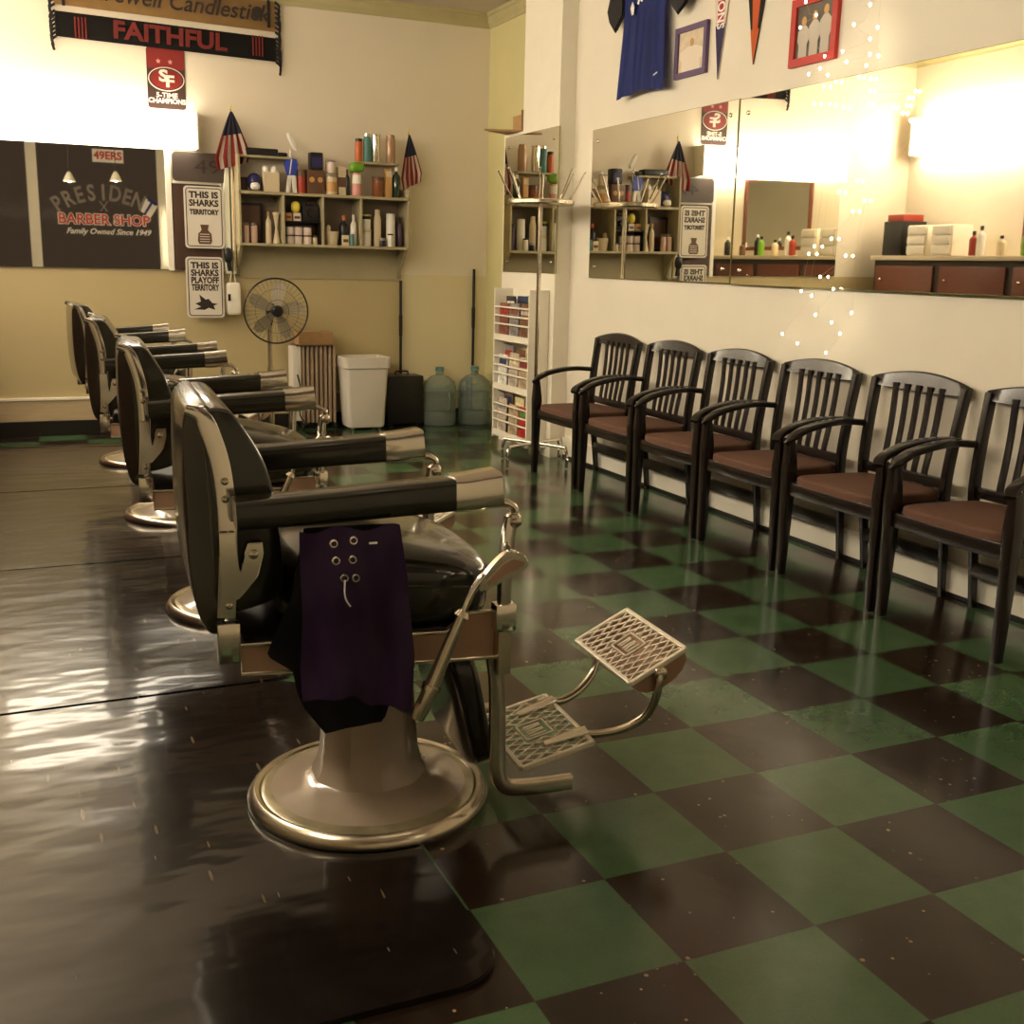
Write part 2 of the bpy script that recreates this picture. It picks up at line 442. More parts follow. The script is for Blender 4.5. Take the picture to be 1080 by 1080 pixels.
fixture('wide glowing fluorescent fixture on back wall above the mirror', (-1.25, 5.60, 2.00), (.235, 5.75, 2.25), 'x', M_tube)
for y0, y1, w in ((4.0, 5.6, 'nearest the back corner'), (2.2, 3.7, 'second from the back corner'), (.4, 1.9, 'third from the back corner'), (-1.35, -.45, 'short added one nearest the shop front, brightening the foreground')):  # short front unit is added, out of view, to brighten the foreground
    fixture('glowing fluorescent fixture on left wall, %s' % w, (-2.08, y0, 2.25), (-1.94, y1, 2.58), 'y', M_tubeL)
# vertical lamp between the front windows
t = root('vertical_wall_lamp', 'tall narrow glowing lamp on the pier beside the shop window', 'lamp', (1.24, YF, 1.1))
bm = BM(); box2(bm, (-.04, 0, 0), (.04, .02, .86)); finish('lamp_base', bm, M_white, t, smooth=0)
bm = BM(); lathe(bm, [(.0, .03), (.028, .04), (.03, .1), (.03, .76), (.028, .82), (0, .83)], 16, (0, .05, 0), cap=False); finish('lamp_tube', bm, emis('lit_tube', WARM, 4.0), t)
# pendants near the shop front (seen in the back mirror)
def pendant(x, y, z, label):
    t = root('pendant_lamp', label, 'lamp', (x, y, z), group='small pendant lamps near the shop front')
    bm = BM(); tube(bm, [(0, 0, .10), (0, 0, ZC-z-.02)], .004, 6, 1); finish('cord', bm, M_black, t)
    bm = BM(); lathe(bm, [(.012, .12), (.03, .10), (.055, .05), (.075, 0), (.07, 0), (.05, .05), (.01, .1)], 20, cap=False); finish('lamp_shade', bm, M_white, t)
    bm = BM(); softbox(bm, (0, 0, .02), (.05, .05, .06), 2.2, 4); finish('bulb', bm, emis('lit_bulb', WARM, 12.0), t)
    bm = BM(); lathe(bm, [(.04, ZC-z-.02), (.04, ZC-z)], 16); finish('ceiling_rose', bm, M_white, t)
pendant(-.22, -1.5, 2.17, 'small pendant lamp by the shop front, nearer the left wall')
pendant(.34, -1.5, 2.20, 'small pendant lamp by the shop front, nearer the right wall')

# ================================================================== MIRRORS
def wall_mirror(label, y0, y1, z0, z1, x, group=None):
    lean = .012 if group else 0.0
    t = root('wall_mirror', label, 'mirror', (x-lean*(3.6-(y0+y1)/2), (y0+y1)/2, z0), -lean, group=group)
    if lean: t.rotation_euler = (0, -.0075, -lean)
    h = (y1-y0)/2; H = z1-z0
    bm = BM(); box2(bm, (-.008, -h, 0), (0, h, H)); finish('backing', bm, M_mirror_edge, t, smooth=0)
    bm = BM(); box2(bm, (-.012, -h+.003, .003), (-.008, h-.003, H-.003)); finish('glass', bm, M_mirror, t, smooth=0)
    for yy in (-h+.07, h-.07):
        for zz in (.07, H-.07):
            bm = BM(); lathe(bm, [(.0, 0), (.011, 0), (.009, .006), (0, .008)], 12, (0, 0, 0), cap=False, axis=Matrix(((0, 0, -1), (0, 1, 0), (1, 0, 0))))
            finish('mirror_screw', bm, M_nickel, t, loc=(-.012, yy, zz))
wall_mirror('long frameless mirror above the armchairs, the pane nearest the corner', 2.045, 3.60, 1.19, 2.075, XR, 'frameless mirror panes on the right wall')
wall_mirror('long frameless mirror above the armchairs, the pane nearest the camera', -.60, 2.035, 1.185, 2.07, XR, 'frameless mirror panes on the right wall')
wall_mirror('frameless mirror on the white pilaster behind the coat rack', 3.86, 4.70, 1.21, 2.12, 2.20)
# back mirror, faces -Y
t = root('back_mirror', 'wide mirror under the fluorescent light, reflecting the shop window', 'mirror', (-.55, YB, 1.17))
bm = BM(); box2(bm, (-.75, -.012, 0), (.575, 0, .83)); finish('backing', bm, M_mirror_edge, t, smooth=0)
bm = BM(); box2(bm, (-.75, -.016, .003), (.575, -.012, .827)); finish('glass', bm, M_mirror, t, smooth=0)
bm = BM(); box2(bm, (.575, -.03, -.005), (.612, 0, .83)); finish('frame_strip', bm, M_white, t, smooth=0)

# shop window lettering, on the inside of the pane (reads the right way round in the mirror)
M_lgrey = mat('grey_letter_vinyl', (0.26, 0.22, 0.19), 0.5); M_lred = mat('red_letter_vinyl', (0.62, 0.05, 0.03), 0.5, emit=(.62, .05, .03), estr=0.0)
M_lwhite = mat('white_letter_vinyl', (0.9, 0.86, 0.8), 0.5); M_lblue = mat('blue_vinyl', (0.02, 0.03, 0.16), 0.5)
t = root('window_lettering', 'arched shop name lettering on the front window glass, seen in back mirror', 'lettering', (.33, YF-.034, 1.5))
word = 'PRESIDENT'; R0 = 1.15; cz = -.53
for k, ch in enumerate(word):
    a = (k-4)*0.142
    o = text('letter', ch, .31, M_lblue if k == 8 else M_lgrey, t, (R0*math.sin(a), 0.0, cz+R0*math.cos(a)+.02), BACK, off=.008, sx=.75)
    o.rotation_euler = (PI/2, a, 0)
bm = BM(); box(bm, (0, 0, 0), (.19, .003, .20), rot=RY(.57)); finish('letter_patch', bm, M_lwhite, t, smooth=0, loc=(R0*math.sin(.568), -.003, cz+R0*math.cos(.568)+.02))
text('letter', 'BARBER SHOP', .20, M_lwhite, t, (0, -.002, .265), BACK, off=.014)
text('letter', 'BARBER SHOP', .20, M_lred, t, (0, .001, .265), BACK, off=.004)
text('letter', 'Family Owned Since 1949', .11, M_lwhite, t, (.05, 0, .10), BACK, shear=.35, off=.002)
bm = BM()
for s in (-1, 1): box(bm, (0, 0, .50), (.014, .004, .17), rot=RY(s*.55)) if False else sweep(bm, [(-.055*s, 0, .53), (.045*s, 0, .39)], rrect(.012, .004, .001), up=(0, 1, 0))
finish('crossed_tools', bm, M_lgrey, t)
t = root('window_sticker', 'white sticker with red team lettering high on the front window', 'sticker', (.42, YF-.034, 2.66))
bm = BM(); box2(bm, (-.21, -.003, -.09), (.21, 0, .09)); finish('sheet', bm, M_lwhite, t, smooth=0)
text('letter', '49ERS', .15, M_lred, t, (0, .003, 0), BACK, off=.005)

# ================================================================== FLOOR MATS
def floor_mat(label, y0, y1, cx, cy, rot=0):
    x0, x1 = -1.62, -0.317; r = .10; R = .287
    out = []
    def arc(px, py, a0, a1, rr, n=7):
        for k in range(n+1):
            a = a0+(a1-a0)*k/n; out.append((px+rr*math.cos(a), py+rr*math.sin(a)))
    arc(x0+r, y0+r, PI, 1.5*PI, r); arc(x1-r, y0+r, 1.5*PI, 2*PI, r)
    dx = x1-cx; a = math.acos(max(-1, min(1, dx/R)))
    arc(cx, cy, 2*PI-a, a, R, 26)      # cut-out for the chair base, going round through PI
    arc(x1-r, y1-r, 0, PI/2, r); arc(x0+r, y1-r, PI/2, PI, r)
    bm = BM(); prism(bm, out, 'xy', 0.001, .013, bev=.003)
    o = finish('floor_mat', bm, M_mat, smooth=30)
    return tag(o, label, 'floor mat', 'dark rubber floor mats under the barber chairs')

# ================================================================== BARBER CHAIR
def lattice(bm, P, w, h, t=.0035, plaque=(.32, .26), step=.030, notch=None):
    """diamond grille in the unit patch; P(u,v,d) -> local point, w,h real size"""
    def bar(a, b, r=.0023):
        pa, pb = P(*a), P(*b)
        sweep(bm, [pa, pb], rrect(r*2, .006, .001, 1), up=NRM)
    NRM = (P(0, 0, 1)-P(0, 0, 0)).normalized()
    def inside(u, v): return abs(u) < plaque[0]*w/2 and abs(v) < plaque[1]*h/2*1.6
    # two families of diagonals
    slope = 1.15
    for fam in (1, -1):
        c = -w/2-h*slope/2
        while c < w/2+h*slope/2:
            pts = []
            N = 40
            for k in range(N+1):
                v = -h/2+h*k/N; u = c+fam*slope*v*0.5
                pts.append((u, v))
            run = []
            for (u, v) in pts:
                ok = abs(u) <= w/2 and not inside(u, v)
                if ok: run.append((u, v))
                if (not ok or (u, v) == pts[-1]) and len(run) > 1:
                    bar((run[0][0], run[0][1], 0), (run[-1][0], run[-1][1], 0)); run = []
                elif not ok: run = []
            c += step
    # frame
    for (a, b) in (((-w/2, -h/2), (w/2, -h/2)), ((w/2, -h/2), (w/2, h/2)), ((w/2, h/2), (-w/2, h/2)), ((-w/2, h/2), (-w/2, -h/2))):
        sweep(bm, [P(a[0], a[1], 0), P(b[0], b[1], 0)], rrect(.011, .012, .002, 2), up=NRM)

def plaque(bm, P, w, h):
    NRM = (P(0, 0, 1)-P(0, 0, 0)).normalized()
    a, b = w*.13, h*.19
    for (p, q) in (((-a, -b), (a, -b)), ((a, -b), (a, b)), ((a, b), (-a, b)), ((-a, b), (-a, -b))):
        sweep(bm, [P(p[0], p[1], .001), P(q[0], q[1], .001)], rrect(.005, .006, .001, 1), up=NRM)
    for k in range(5):
        u = -a*.62+a*1.24*k/4
        sweep(bm, [P(u, -b*.62, 0), P(u+(.006 if k % 2 else 0), b*.62, 0)], rrect(.006, .005, .001, 1), up=NRM)

def make_barber_chair(label):
    t = root('barber_chair', label, 'barber chair', group='vintage barber chairs in a row')
    def part(name, bm, m, par=None, smooth=40): return finish(name, bm, m, par or t, smooth)
    # --- base
    bm = BM()
    lathe(bm, [(.255, .0), (.276, .0), (.283, .012), (.284, .026), (.276, .040), (.266, .046), (.257, .043), (.252, .034), (.250, .010)], 72, cap=False)
    part('base_ring', bm, M_nickel)
    bm = BM(); lathe(bm, [(.252, .005), (.252, .040), (.245, .044), (.222, .047), (.19, .049), (.13, .050), (.0, .050)], 72, cap=False)
    part('base_dish', bm, M_dish)
    def facet(a, z):
        f = 1.0/math.cos(((a+PI/10) % (PI/5))-PI/10)
        w = min(1, max(0, (z-.055)/.05)); return 1+w*((f-1)*1.1-.012*math.cos(a*10))
    bm = BM()
    lathe(bm, [(.228, .0465), (.205, .051), (.178, .057), (.150, .066), (.132, .078), (.119, .100), (.110, .135), (.105, .19), (.100, .27), (.096, .36), (.096, .43)], 64, mod=facet)
    part('pedestal', bm, M_enamel, smooth=22)
    bm = BM(); box2(bm, (-.20, -.17, .40), (.16, .17, .46), .01); part('underframe', bm, M_darkmetal)
    # --- seat frame
    bm = BM(); box2(bm, (-.31, -.262, .445), (.20, .262, .505), .01); part('seat_frame', bm, M_darkmetal)
    side = [(-.318, .448), (.212, .430), (.212, .535), (.135, .533), (.128, .512), (.105, .496), (-.318, .508)]
    for s in (-1, 1):
        bm = BM(); prism(bm, side, 'xz', s*.262, s*.278, bev=.002); p = part('side_panel', bm, M_bronze)
        bm = BM(); sweep(bm, [(a, s*.278, b) for a, b in side], rrect(.008, .008, .002, 1), up=(0, 1, 0), closed=True)
        part('panel_trim', bm, M_nickel, p)
    # --- seat cushion
    def cw(p):
        x, y, z = p
        if z > 0: z *= 1.0-.60*max(0, (x+.06)/.30)**1.4; z += .012*math.cos(y*6)
        return (x, y, z)
    bm = BM(); softbox(bm, (-.005, 0, .585), (.475, .535, .20), 5, 14, warp=cw); c = part('seat_cushion', bm, M_leather2)
    for s in (-1, 1):
        bm = BM(); tube(bm, [(-.20, s*.262, .60), (0, s*.266, .60), (.17, s*.260, .585)], .004, 6)
        part('piping', bm, M_leather2, c)
    # --- backrest: rear shell, padded front, chrome side strips
    shell = [(-.380, .530), (-.395, .57), (-.406, .66), (-.410, .80), (-.408, .93), (-.404, .985), (-.390, 1.008), (-.36, 1.012), (-.345, .95), (-.335, .85), (-.335, .70), (-.342, .56), (-.36, .525)]
    low = lambda L: [(a, b if b < .6 else .6+(b-.6)*.915) for a, b in L]
    shell = low(shell)
    bm = BM()
    def rounded_profile(bm, prof, hw, rnd, n=5, taper=0.0):
        rings = []; cx = sum(a for a, b in prof)/len(prof); cz_ = sum(b for a, b in prof)/len(prof)
        ys = []
        for k in range(n+1): ys.append((-hw+rnd*(1-math.cos(PI/2*k/n)), rnd*(1-math.sin(PI/2*k/n))))
        ys = ys+[(0, 0)]+[(-y, i) for y, i in reversed(ys)]
        for y, ins in ys:
            ring = []
            for a, b in prof:
                d = Vector((a-cx, b-cz_)); L = d.length
                f = max(.3, 1-ins/max(L, .001))
                xx = cx+d.x*f; ring.append(bm.verts.new((xx, y*(1-taper*min(1, max(0, (-.362-xx)/.05))**1.5), cz_+d.y*f)))
            rings.append(ring)
        m = len(prof)
        for i in range(len(rings)-1):
            for k in range(m): bm.faces.new((rings[i][k], rings[i][(k+1) % m], rings[i+1][(k+1) % m], rings[i+1][k]))
        bm.faces.new(rings[0]); bm.faces.new(rings[-1])
    prof = [(p.x, p.y) for p in curve([(a, b, 0) for a, b in shell], 3, True)]
    rounded_profile(bm, prof, .250, .012, taper=.30); part('back_shell', bm, M_leather)
    front = [(-.378, .990), (-.372, 1.006), (-.345, 1.011), (-.318, 1.000), (-.290, .955), (-.262, .90), (-.243, .83), (-.232, .75), (-.226, .66), (-.235, .60), (-.28, .575), (-.355, .575), (-.365, .70), (-.368, .85), (-.375, .93)]
    front = low(front)
    prof = [(p.x, p.y) for p in curve([(a, b, 0) for a, b in front], 3, True)]
    bm = BM(); rounded_profile(bm, prof, .248, .010); part('back_cushion', bm, M_leather2)
    strip = [(-.405, 1.010), (-.375, .995), (-.357, .95), (-.343, .89), (-.336, .82), (-.334, .75), (-.336, .66), (-.342, .56)]
    strip = low(strip)
    for s in (-1, 1):
        bm = BM(); pp = curve([(a, s*.2515, b) for a, b in strip], 5)
        sweep(bm, pp, rrect(.008, .036, .002, 2), up=(1, 0, .3) , scale=[(1, .55+.45*min(1, i/8)) for i in range(len(pp))])
        st = part('side_strip', bm, M_chrome)
        for z in (.835, .80, .70, .585):
            bm = BM(); lathe(bm, [(0, 0), (.008, .0), (.007, .004), (.003, .005), (.003, .003), (0, .003)], 12, (-.336 if z < .8 else -.337, s*.2555, z), cap=False, axis=Matrix(((1, 0, 0), (0, 0, s), (0, 1, 0))))
            part('screw', bm, M_nickel, st)
        # forked recline bracket and the block it runs into
        fork = [(-.352, .735), (-.322, .735), (-.318, .66), (-.312, .648), (-.306, .69), (-.298, .712), (-.27, .712), (-.268, .69), (-.280, .645), (-.305, .615), (-.318, .600), (-.352, .600)]
        bm = BM(); prism(bm, fork, 'xz', s*.254, s*.268, bev=.002); fk = part('recline_bracket', bm, M_chrome)
        bm = BM(); lathe(bm, [(0, 0), (.010, 0), (.009, .006), (0, .008)], 14, (-.288, s*.268, .690), cap=False, axis=Matrix(((1, 0, 0), (0, 0, s), (0, 1, 0)))); part('bolt', bm, M_nickel, fk)
        bm = BM(); box2(bm, (-.362, s*.245, .47), (-.318, s*.272, .552), .003); part('lower_bracket', bm, M_chrome)
        # --- arm: pad and flared chrome cap
        y0 = s*.295
        bm = BM(); pp = curve([(-.325, y0, .780), (-.20, y0, .784), (-.05, y0, .791), (.108, y0, .799)], 5)
        sweep(bm, pp, rrect(.078, .066, .012, 3), scale=[(1, .86+.14*i/(len(pp)-1)) for i in range(len(pp))])
        ar = part('armrest', bm, M_leather2)
        bm = BM(); pp = curve([(.106, y0, .800), (.14, y0, .801), (.175, y0, .805), (.205, y0, .808)], 4)
        sweep(bm, pp, rrect(.082, .070, .010, 3), scale=[(1+.04*i/12, 1+.06*i/12) for i in range(len(pp))])
        part('arm_cap', bm, M_chrome, ar)
        bm = BM(); tube(bm, [(.195, y0, .775), (.225, y0, .772), (.245, y0, .758), (.243, y0, .738)], .009, 10)
        softbox(bm, (.243, y0, .734), (.034, .04, .034), 2.5, 4)
        part('arm_knuckle', bm, M_nickel)
        bm = BM(); sweep(bm, curve([(.238, y0, .742), (.232, y0, .70), (.227, y0, .62), (.226, y0, .545)], 4), rrect(.030, .026, .006, 2), up=(1, 0, 0)); part('arm_post', bm, M_chrome)
        bm = BM(); box2(bm, (.203, s*.275, .496), (.249, s*.315, .556), .005); part('post_collar', bm, M_chrome)
        bm = BM(); sweep(bm, [(.226, s*.292, .50), (.226, s*.292, .40)], rrect(.034, .030, .003, 2), up=(1, 0, 0)); part('lower_post', bm, M_nickel)
        # --- bent flat bar that carries the foot board
        bm = BM()
        sweep(bm, curve([(.225, s*.235, .43), (.236, s*.232, .36), (.240, s*.23, .27), (.242, s*.23, .17), (.246, s*.23, .125), (.262, s*.23, .100), (.29, s*.23, .092), (.35, s*.23, .088), (.425, s*.23, .088)], 5), rrect(.022, .036, .005, 2), up=(0, 0, 1) if False else (1, 0, 1))
        part('foot_bar', bm, M_nickel)
    # --- calf pad hanging from the seat front
    def leg(p): return (p[0], p[1], p[2])
    bm = BM(); softbox(bm, (.195, 0, .28), (.075, .40, .33), 5, 8, rot=RY(-.22), warp=leg); part('calf_pad', bm, M_leather)
    bm = BM(); sweep(bm, [(.14, 0, .42), (.235, 0, .13)], rrect(.18, .012, .002, 1), up=(1, 0, .4)); part('calf_frame', bm, M_darkmetal)
    # --- lower foot board
    A, B = Vector((.332, 0, .098)), Vector((.512, 0, .140))
    ex = (B-A).normalized(); nz = Vector((-ex.z, 0, ex.x)); mid = (A+B)/2
    def P(u, v, d=0): return mid+Vector((0, u, 0))+ex*v+nz*d
    bm = BM(); lattice(bm, P, .31, (B-A).length, step=.030); plaque(bm, P, .31, (B-A).length); fb = part('foot_board', bm, M_alum)
    for s in (-1, 1):
        bm = BM(); sweep(bm, [P(s*.095, -.01, .006), P(s*.10, .06, .008), P(s*.105, .10, .008)], rrect(.036, .012, .003, 2), up=nz, scale=[(.55, 1), (1, 1), (1, 1)])
        part('board_clamp', bm, M_chrome, fb)
    # --- upper footrest on two curved arms
    A2, B2 = Vector((.602, 0, .282)), Vector((.745, 0, .355))
    ex2 = (B2-A2).normalized(); nz2 = Vector((-ex2.z, 0, ex2.x)); mid2 = (A2+B2)/2
    def Q(u, v, d=0): return mid2+Vector((0, u, 0))+ex2*v+nz2*d
    W, H = .325, (B2-A2).length
    bm = BM(); lattice(bm, Q, W, H, step=.030); plaque(bm, Q, W, H); fr = part('footrest', bm, M_alum)
    bm = BM()
    prof = []
    for k in range(9):
        a = PI*k/8; prof.append((-H/2*math.cos(a)*.98, -.004-.055*math.sin(a)**.8))
    rings = []
    for u in (-W/2+.004, W/2-.004): rings.append([bm.verts.new(Q(u, v, d)) for v, d in prof])
    for k in range(8): bm.faces.new((rings[0][k], rings[0][k+1], rings[1][k+1], rings[1][k]))
    for r in rings: bm.faces.new(r)
    part('footrest_body', bm, M_bronze, fr)
    for s in (-1, 1):
        bm = BM()
        tube(bm, [(.512, s*.105, .142), (.555, s*.115, .142), (.605, s*.135, .157), (.648, s*.155, .190), (.666, s*.168, .235), (.672, s*.172, .280), (.674, s*.168, .305)], .0105, 12, 6)
        softbox(bm, (.677, s*.168, .302), (.036, .022, .036), 2.4, 4)
        part('footrest_arm', bm, M_nickel)
    # --- recline lever on the near side
    bm = BM(); tube(bm, [(0.0, -.10, .31), (.018, -.20, .315), (.030, -.30, .335), (.038, -.345, .372)], .011, 10)
    part('lever_link', bm, M_darkmetal)
    bm = BM(); lx = [(.022, .335), (.047, .400)]
    sweep(bm, [(.024, -.345, .338), (.033, -.345, .360), (.052, -.345, .402)], circ(.017, 14), up=(0, 1, 0), scale=[.8, 1, .95])
    sweep(bm, [(.050, -.345, .398), (.055, -.345, .408)], circ(.021, 14), up=(0, 1, 0))
    sweep(bm, [(.053, -.345, .403), (.085, -.345, .480), (.118, -.345, .556)], circ(.0125, 14), up=(0, 1, 0), scale=[1.25, 1.1, .8])
    sweep(bm, [(.116, -.345, .552), (.121, -.345, .562)], circ(.018, 14), up=(0, 1, 0), scale=[1, .7])
    lv = part('recline_lever', bm, M_nickel)
    bm = BM(); sweep(bm, curve([(.119, -.345, .558), (.135, -.345, .595), (.155, -.345, .625), (.165, -.345, .635)], 4), circ(.008, 10), up=(0, 1, 0))
    pad = [(.150, .616), (.166, .640), (.196, .672), (.220, .684), (.250, .672), (.257, .655), (.250, .643), (.205, .622), (.168, .604), (.155, .603)]
    prism(bm, [(p.x, p.y) for p in curve([(a, b, 0) for a, b in pad], 3, True)], 'xz', -.354, -.336, bev=.003)
    h = part('lever_handle', bm, M_chrome, lv)
    ins = [(.165, .622), (.200, .658), (.222, .668), (.246, .660), (.246, .652), (.205, .633), (.170, .614)]
    bm = BM(); prism(bm, ins, 'xz', -.3565, -.353, bev=.0008)
    o = part('handle_inlay', bm, M_bronze, lv)
    return t

chair0 = make_barber_chair('black barber chair nearest the camera, with the purple cape hanging from its armrest')
chair0.location = (-.350, -.38, 0); chair0.rotation_euler = (0, 0, -.07)
spots = [(-.330, 1.225, -.07, 'black barber chair second from the camera, behind the one with the cape'),
         (-.325, 2.83, -.095, 'black barber chair third from the camera, second from the back wall'),
         (-.32, 4.44, .035, 'black barber chair standing nearest the back wall')]
cents = [(-.350, -.38)]
for x, y, rz, lab in spots:
    c = dup(chair0, None, lab); c.location = (x, y, 0); c.rotation_euler = (0, 0, rz); cents.append((x, y))
floor_mat('dark flecked floor mat in the foreground under the nearest barber chair', -1.15, .425, *cents[0])
floor_mat('glossy dark floor mat second from the camera, mirroring a barber chair', .442, 1.995, *cents[1])
floor_mat('dark floor mat third from the camera, under the third barber chair', 2.01, 3.635, *cents[2])
floor_mat('dark floor mat nearest the back wall', 3.652, 5.22, *cents[3])

# --- cape
def cloth(bm, outline_fn, y, nx=26, nz=30, amp=.008, freq=9, ph=0.0, th=.0025):
    g = []
    for j in range(nz+1):
        row = []
        for i in range(nx+1):
            u, v = i/nx, j/nz
            x, z = outline_fn(u, v)
            d = amp*(.25+.75*v)*(math.sin(u*freq+ph+2.0*v)+.5*math.sin(u*freq*2.3+1.3+ph-3*v))+.004*math.sin(v*9+u*4)
            row.append(bm.verts.new((x, y+d, z)))
        g.append(row)
    for j in range(nz):
        for i in range(nx): bm.faces.new((g[j][i], g[j][i+1], g[j+1][i+1], g[j+1][i]))
    r = bmesh.ops.solidify(bm, geom=bm.faces[:], thickness=th)
def lerp(a, b, t): return a+(b-a)*t
def piecewise(pts, t):
    for (t0, v0), (t1, v1) in zip(pts, pts[1:]):
        if t <= t1: return lerp(v0, v1, (t-t0)/(t1-t0))
    return pts[-1][1]
t = root('barber_cape', 'dark purple barber cape draped from the nearest barber chair armrest', 'cape', (-.350, -.38, 0), -.07)
def f1(u, v):
    L = piecewise([(0, -.213), (.5, -.210), (.8, -.215), (1, -.212)], v)
    R = piecewise([(0, -.018), (.3, .0), (.7, .012), (1, .006)], v)
    zb = piecewise([(0, .408), (.45, .412), (.6, .385), (1, .372)], u)
    zt = .752-.006*math.sin(u*12)
    return lerp(L, R, u), lerp(zt, zb, v)
bm = BM(); cloth(bm, f1, -.360, amp=.009); finish('cape_body', bm, M_cape, t, smooth=60)
def f2(u, v):
    L = piecewise([(0, -.20), (.45, -.225), (.72, -.262), (.85, -.276), (1, -.215)], v)
    R = piecewise([(0, -.022), (.3, .004), (.7, .016), (1, .0)], v)
    zb = piecewise([(0, .455), (.15, .44), (.19, .36), (.23, .328), (.80, .338), (.825, .375), (1, .380)], u)
    zt = .752
    return lerp(L, R, u), lerp(zt, zb, v)
bm = BM(); cloth(bm, f2, -.334, amp=.003, ph=1.0); finish('cape_lining', bm, M_capeblack, t, smooth=60)
for (x, z) in ((-.150, .728), (-.112, .732), (-.146, .694), (-.114, .694), (-.130, .658), (-.108, .657)):
    bm = BM()
    sweep(bm, [(x+.0065*math.cos(a), -.374, z+.0065*math.sin(a)) for a in [2*PI*k/14 for k in range(14)]], circ(.0022, 6), up=(0, 1, 0), closed=True)
    finish('grommet', bm, M_chrome, t)
bm = BM(); tube(bm, [(-.130, -.377, .655), (-.131, -.379, .63), (-.128, -.379, .615), (-.120, -.378, .602)], .0018, 6); finish('drawstring', bm, M_paper, t)
bm = BM(); box2(bm, (-.082, -.3765, .723), (-.066, -.374, .7265)); finish('stitched_tab', bm, M_paper, t, smooth=0)

# ================================================================== WAITING ARMCHAIRS
def make_armchair(label):
    t = root('armchair', label, 'armchair', group='dark wooden armchairs along the right wall')
    def part(name, bm, m, par=None, smooth=40): return finish(name, bm, m, par or t, smooth)
    for s in (-1, 1):
        bm = BM()   # front leg runs up to the arm
        pp = curve([(-.215, s*.274, 0), (-.212, s*.274, .20), (-.210, s*.274, .38), (-.210, s*.274, .48), (-.214, s*.274, .575)], 4)
        n = len(pp)-1
        sweep(bm, pp, rrect(.048, .052, .005, 2), up=(1, 0, 0), scale=[(.62+.38*min(1, i/n*1.6), .62+.38*min(1, i/n*1.6)) if i/n < .7 else (1-.35*(i/n-.7)/.3,)*2 for i in range(n+1)])
        part('leg', bm, M_wood)
        bm = BM()   # rear leg runs up into the back stile
        pp = curve([(.195, s*.225, 0), (.175, s*.228, .20), (.150, s*.232, .40), (.148, s*.235, .50), (.165, s*.240, .66), (.190, s*.245, .83)], 4)
        n = len(pp)-1
        sweep(bm, pp, rrect(.030, .040, .005, 2), up=(1, 0, 0), scale=[.7+.3*min(1, i/n*2) for i in range(n+1)])
        part('leg', bm, M_wood)
        bm = BM()
        pp = curve([(-.240, s*.274, .560), (-.215, s*.263, .585), (-.15, s*.266, .615), (-.05, s*.266, .636), (.06, s*.274, .642), (.165, s*.250, .636)], 5)
        n = len(pp)-1
        sweep(bm, pp, rrect(.052, .026, .008, 3), scale=[(.75+.25*math.sin(PI*min(1, i/n*1.1)), .8+.2*min(1, i/n*3)) for i in range(n+1)])
        part('armrest', bm, M_wood)
        bm = BM(); sweep(bm, [(-.205, s*.255, .372), (.150, s*.230, .372)], rrect(.022, .055, .004, 2)); part('seat_rail', bm, M_wood)
    bm = BM(); pp = [( -.208-.012*math.cos(k/8*PI-PI/2), -.262+.524*k/8, .372) for k in range(9)]
    sweep(bm, pp, rrect(.022, .055, .004, 2)); part('seat_rail', bm, M_wood)
    bm = BM(); box2(bm, (.138, -.23, .345), (.160, .23, .400), .004); part('seat_rail', bm, M_wood)
    bm = BM(); box2(bm, (.163, -.225, .128), (.188, .225, .186), .004); part('stretcher', bm, M_wood)
    def sw(p):
        x, y, z = p
        y *= 1-.10*(x+.19)/.38
        if z > 0: z *= 1+.25*math.cos(y*5)*math.cos(x*7)
        if x < 0: x -= .010*math.cos(y*5.5)
        return (x, y, z)
    bm = BM(); softbox(bm, (-.028, 0, .410), (.385, .495, .048), 7, 12, warp=sw); part('seat', bm, M_seat)
    # crest rail, lower back rail
    def bx(z): return .148+(.190-.148)*max(0, (z-.50)/.33)**1.1
    bm = BM()
    rings = []
    N = 16
    for k in range(N+1):
        y = -.262+.524*k/N; q = 1-(2*k/N-1)**2
        zt = .838+.036*q; zb = .800-.008*q+.004
        xo = .004+.014*q
        f = [bm.verts.new((bx(zb)-.016+xo, y, zb)), bm.verts.new((bx(zt)-.012+xo, y, zt-.006)), bm.verts.new((bx(zt)-.004+xo, y, zt)),
             bm.verts.new((bx(zt)+.010+xo, y, zt-.004)), bm.verts.new((bx(zb)+.012+xo, y, zb))]
        rings.append(f)
    for a, b in zip(rings, rings[1:]):
        for k in range(5): bm.faces.new((a[k], a[(k+1) % 5], b[(k+1) % 5], b[k]))
    bm.faces.new(rings[0]); bm.faces.new(rings[-1])
    part('crest_rail', bm, M_wood)
    bm = BM(); box2(bm, (.138, -.225, .440), (.160, .225, .480), .004); part('back_rail', bm, M_wood)
    ws = [(-.122, .030), (-.061, .028), (0, .028), (.061, .028), (.122, .030)]
    for y, w in ws:
        bm = BM(); pp = [(bx(z)-.002+.010*math.sin(PI*(z-.46)/.36), y*(.94+.10*(z-.46)/.36), z) for z in [.46+.36*k/10 for k in range(11)]]
        sweep(bm, pp, rrect(w, .010, .003, 2), up=(1, 0, 0)) ; part('slat', bm, M_wood)
    return t
ac = make_armchair('dark wooden armchair farthest from the camera, beside the magazine rack')
ys = [3.135, 2.51, 1.895, 1.28, .67, .06]
labs = ['dark wooden armchair second from the magazine rack', 'dark wooden armchair third from the magazine rack',
        'dark wooden armchair fourth from the magazine rack', 'dark wooden armchair fifth from the magazine rack',
        'dark wooden armchair nearest the camera, cut by the right edge of the photo']
ac.location = (2.080, ys[0], 0)
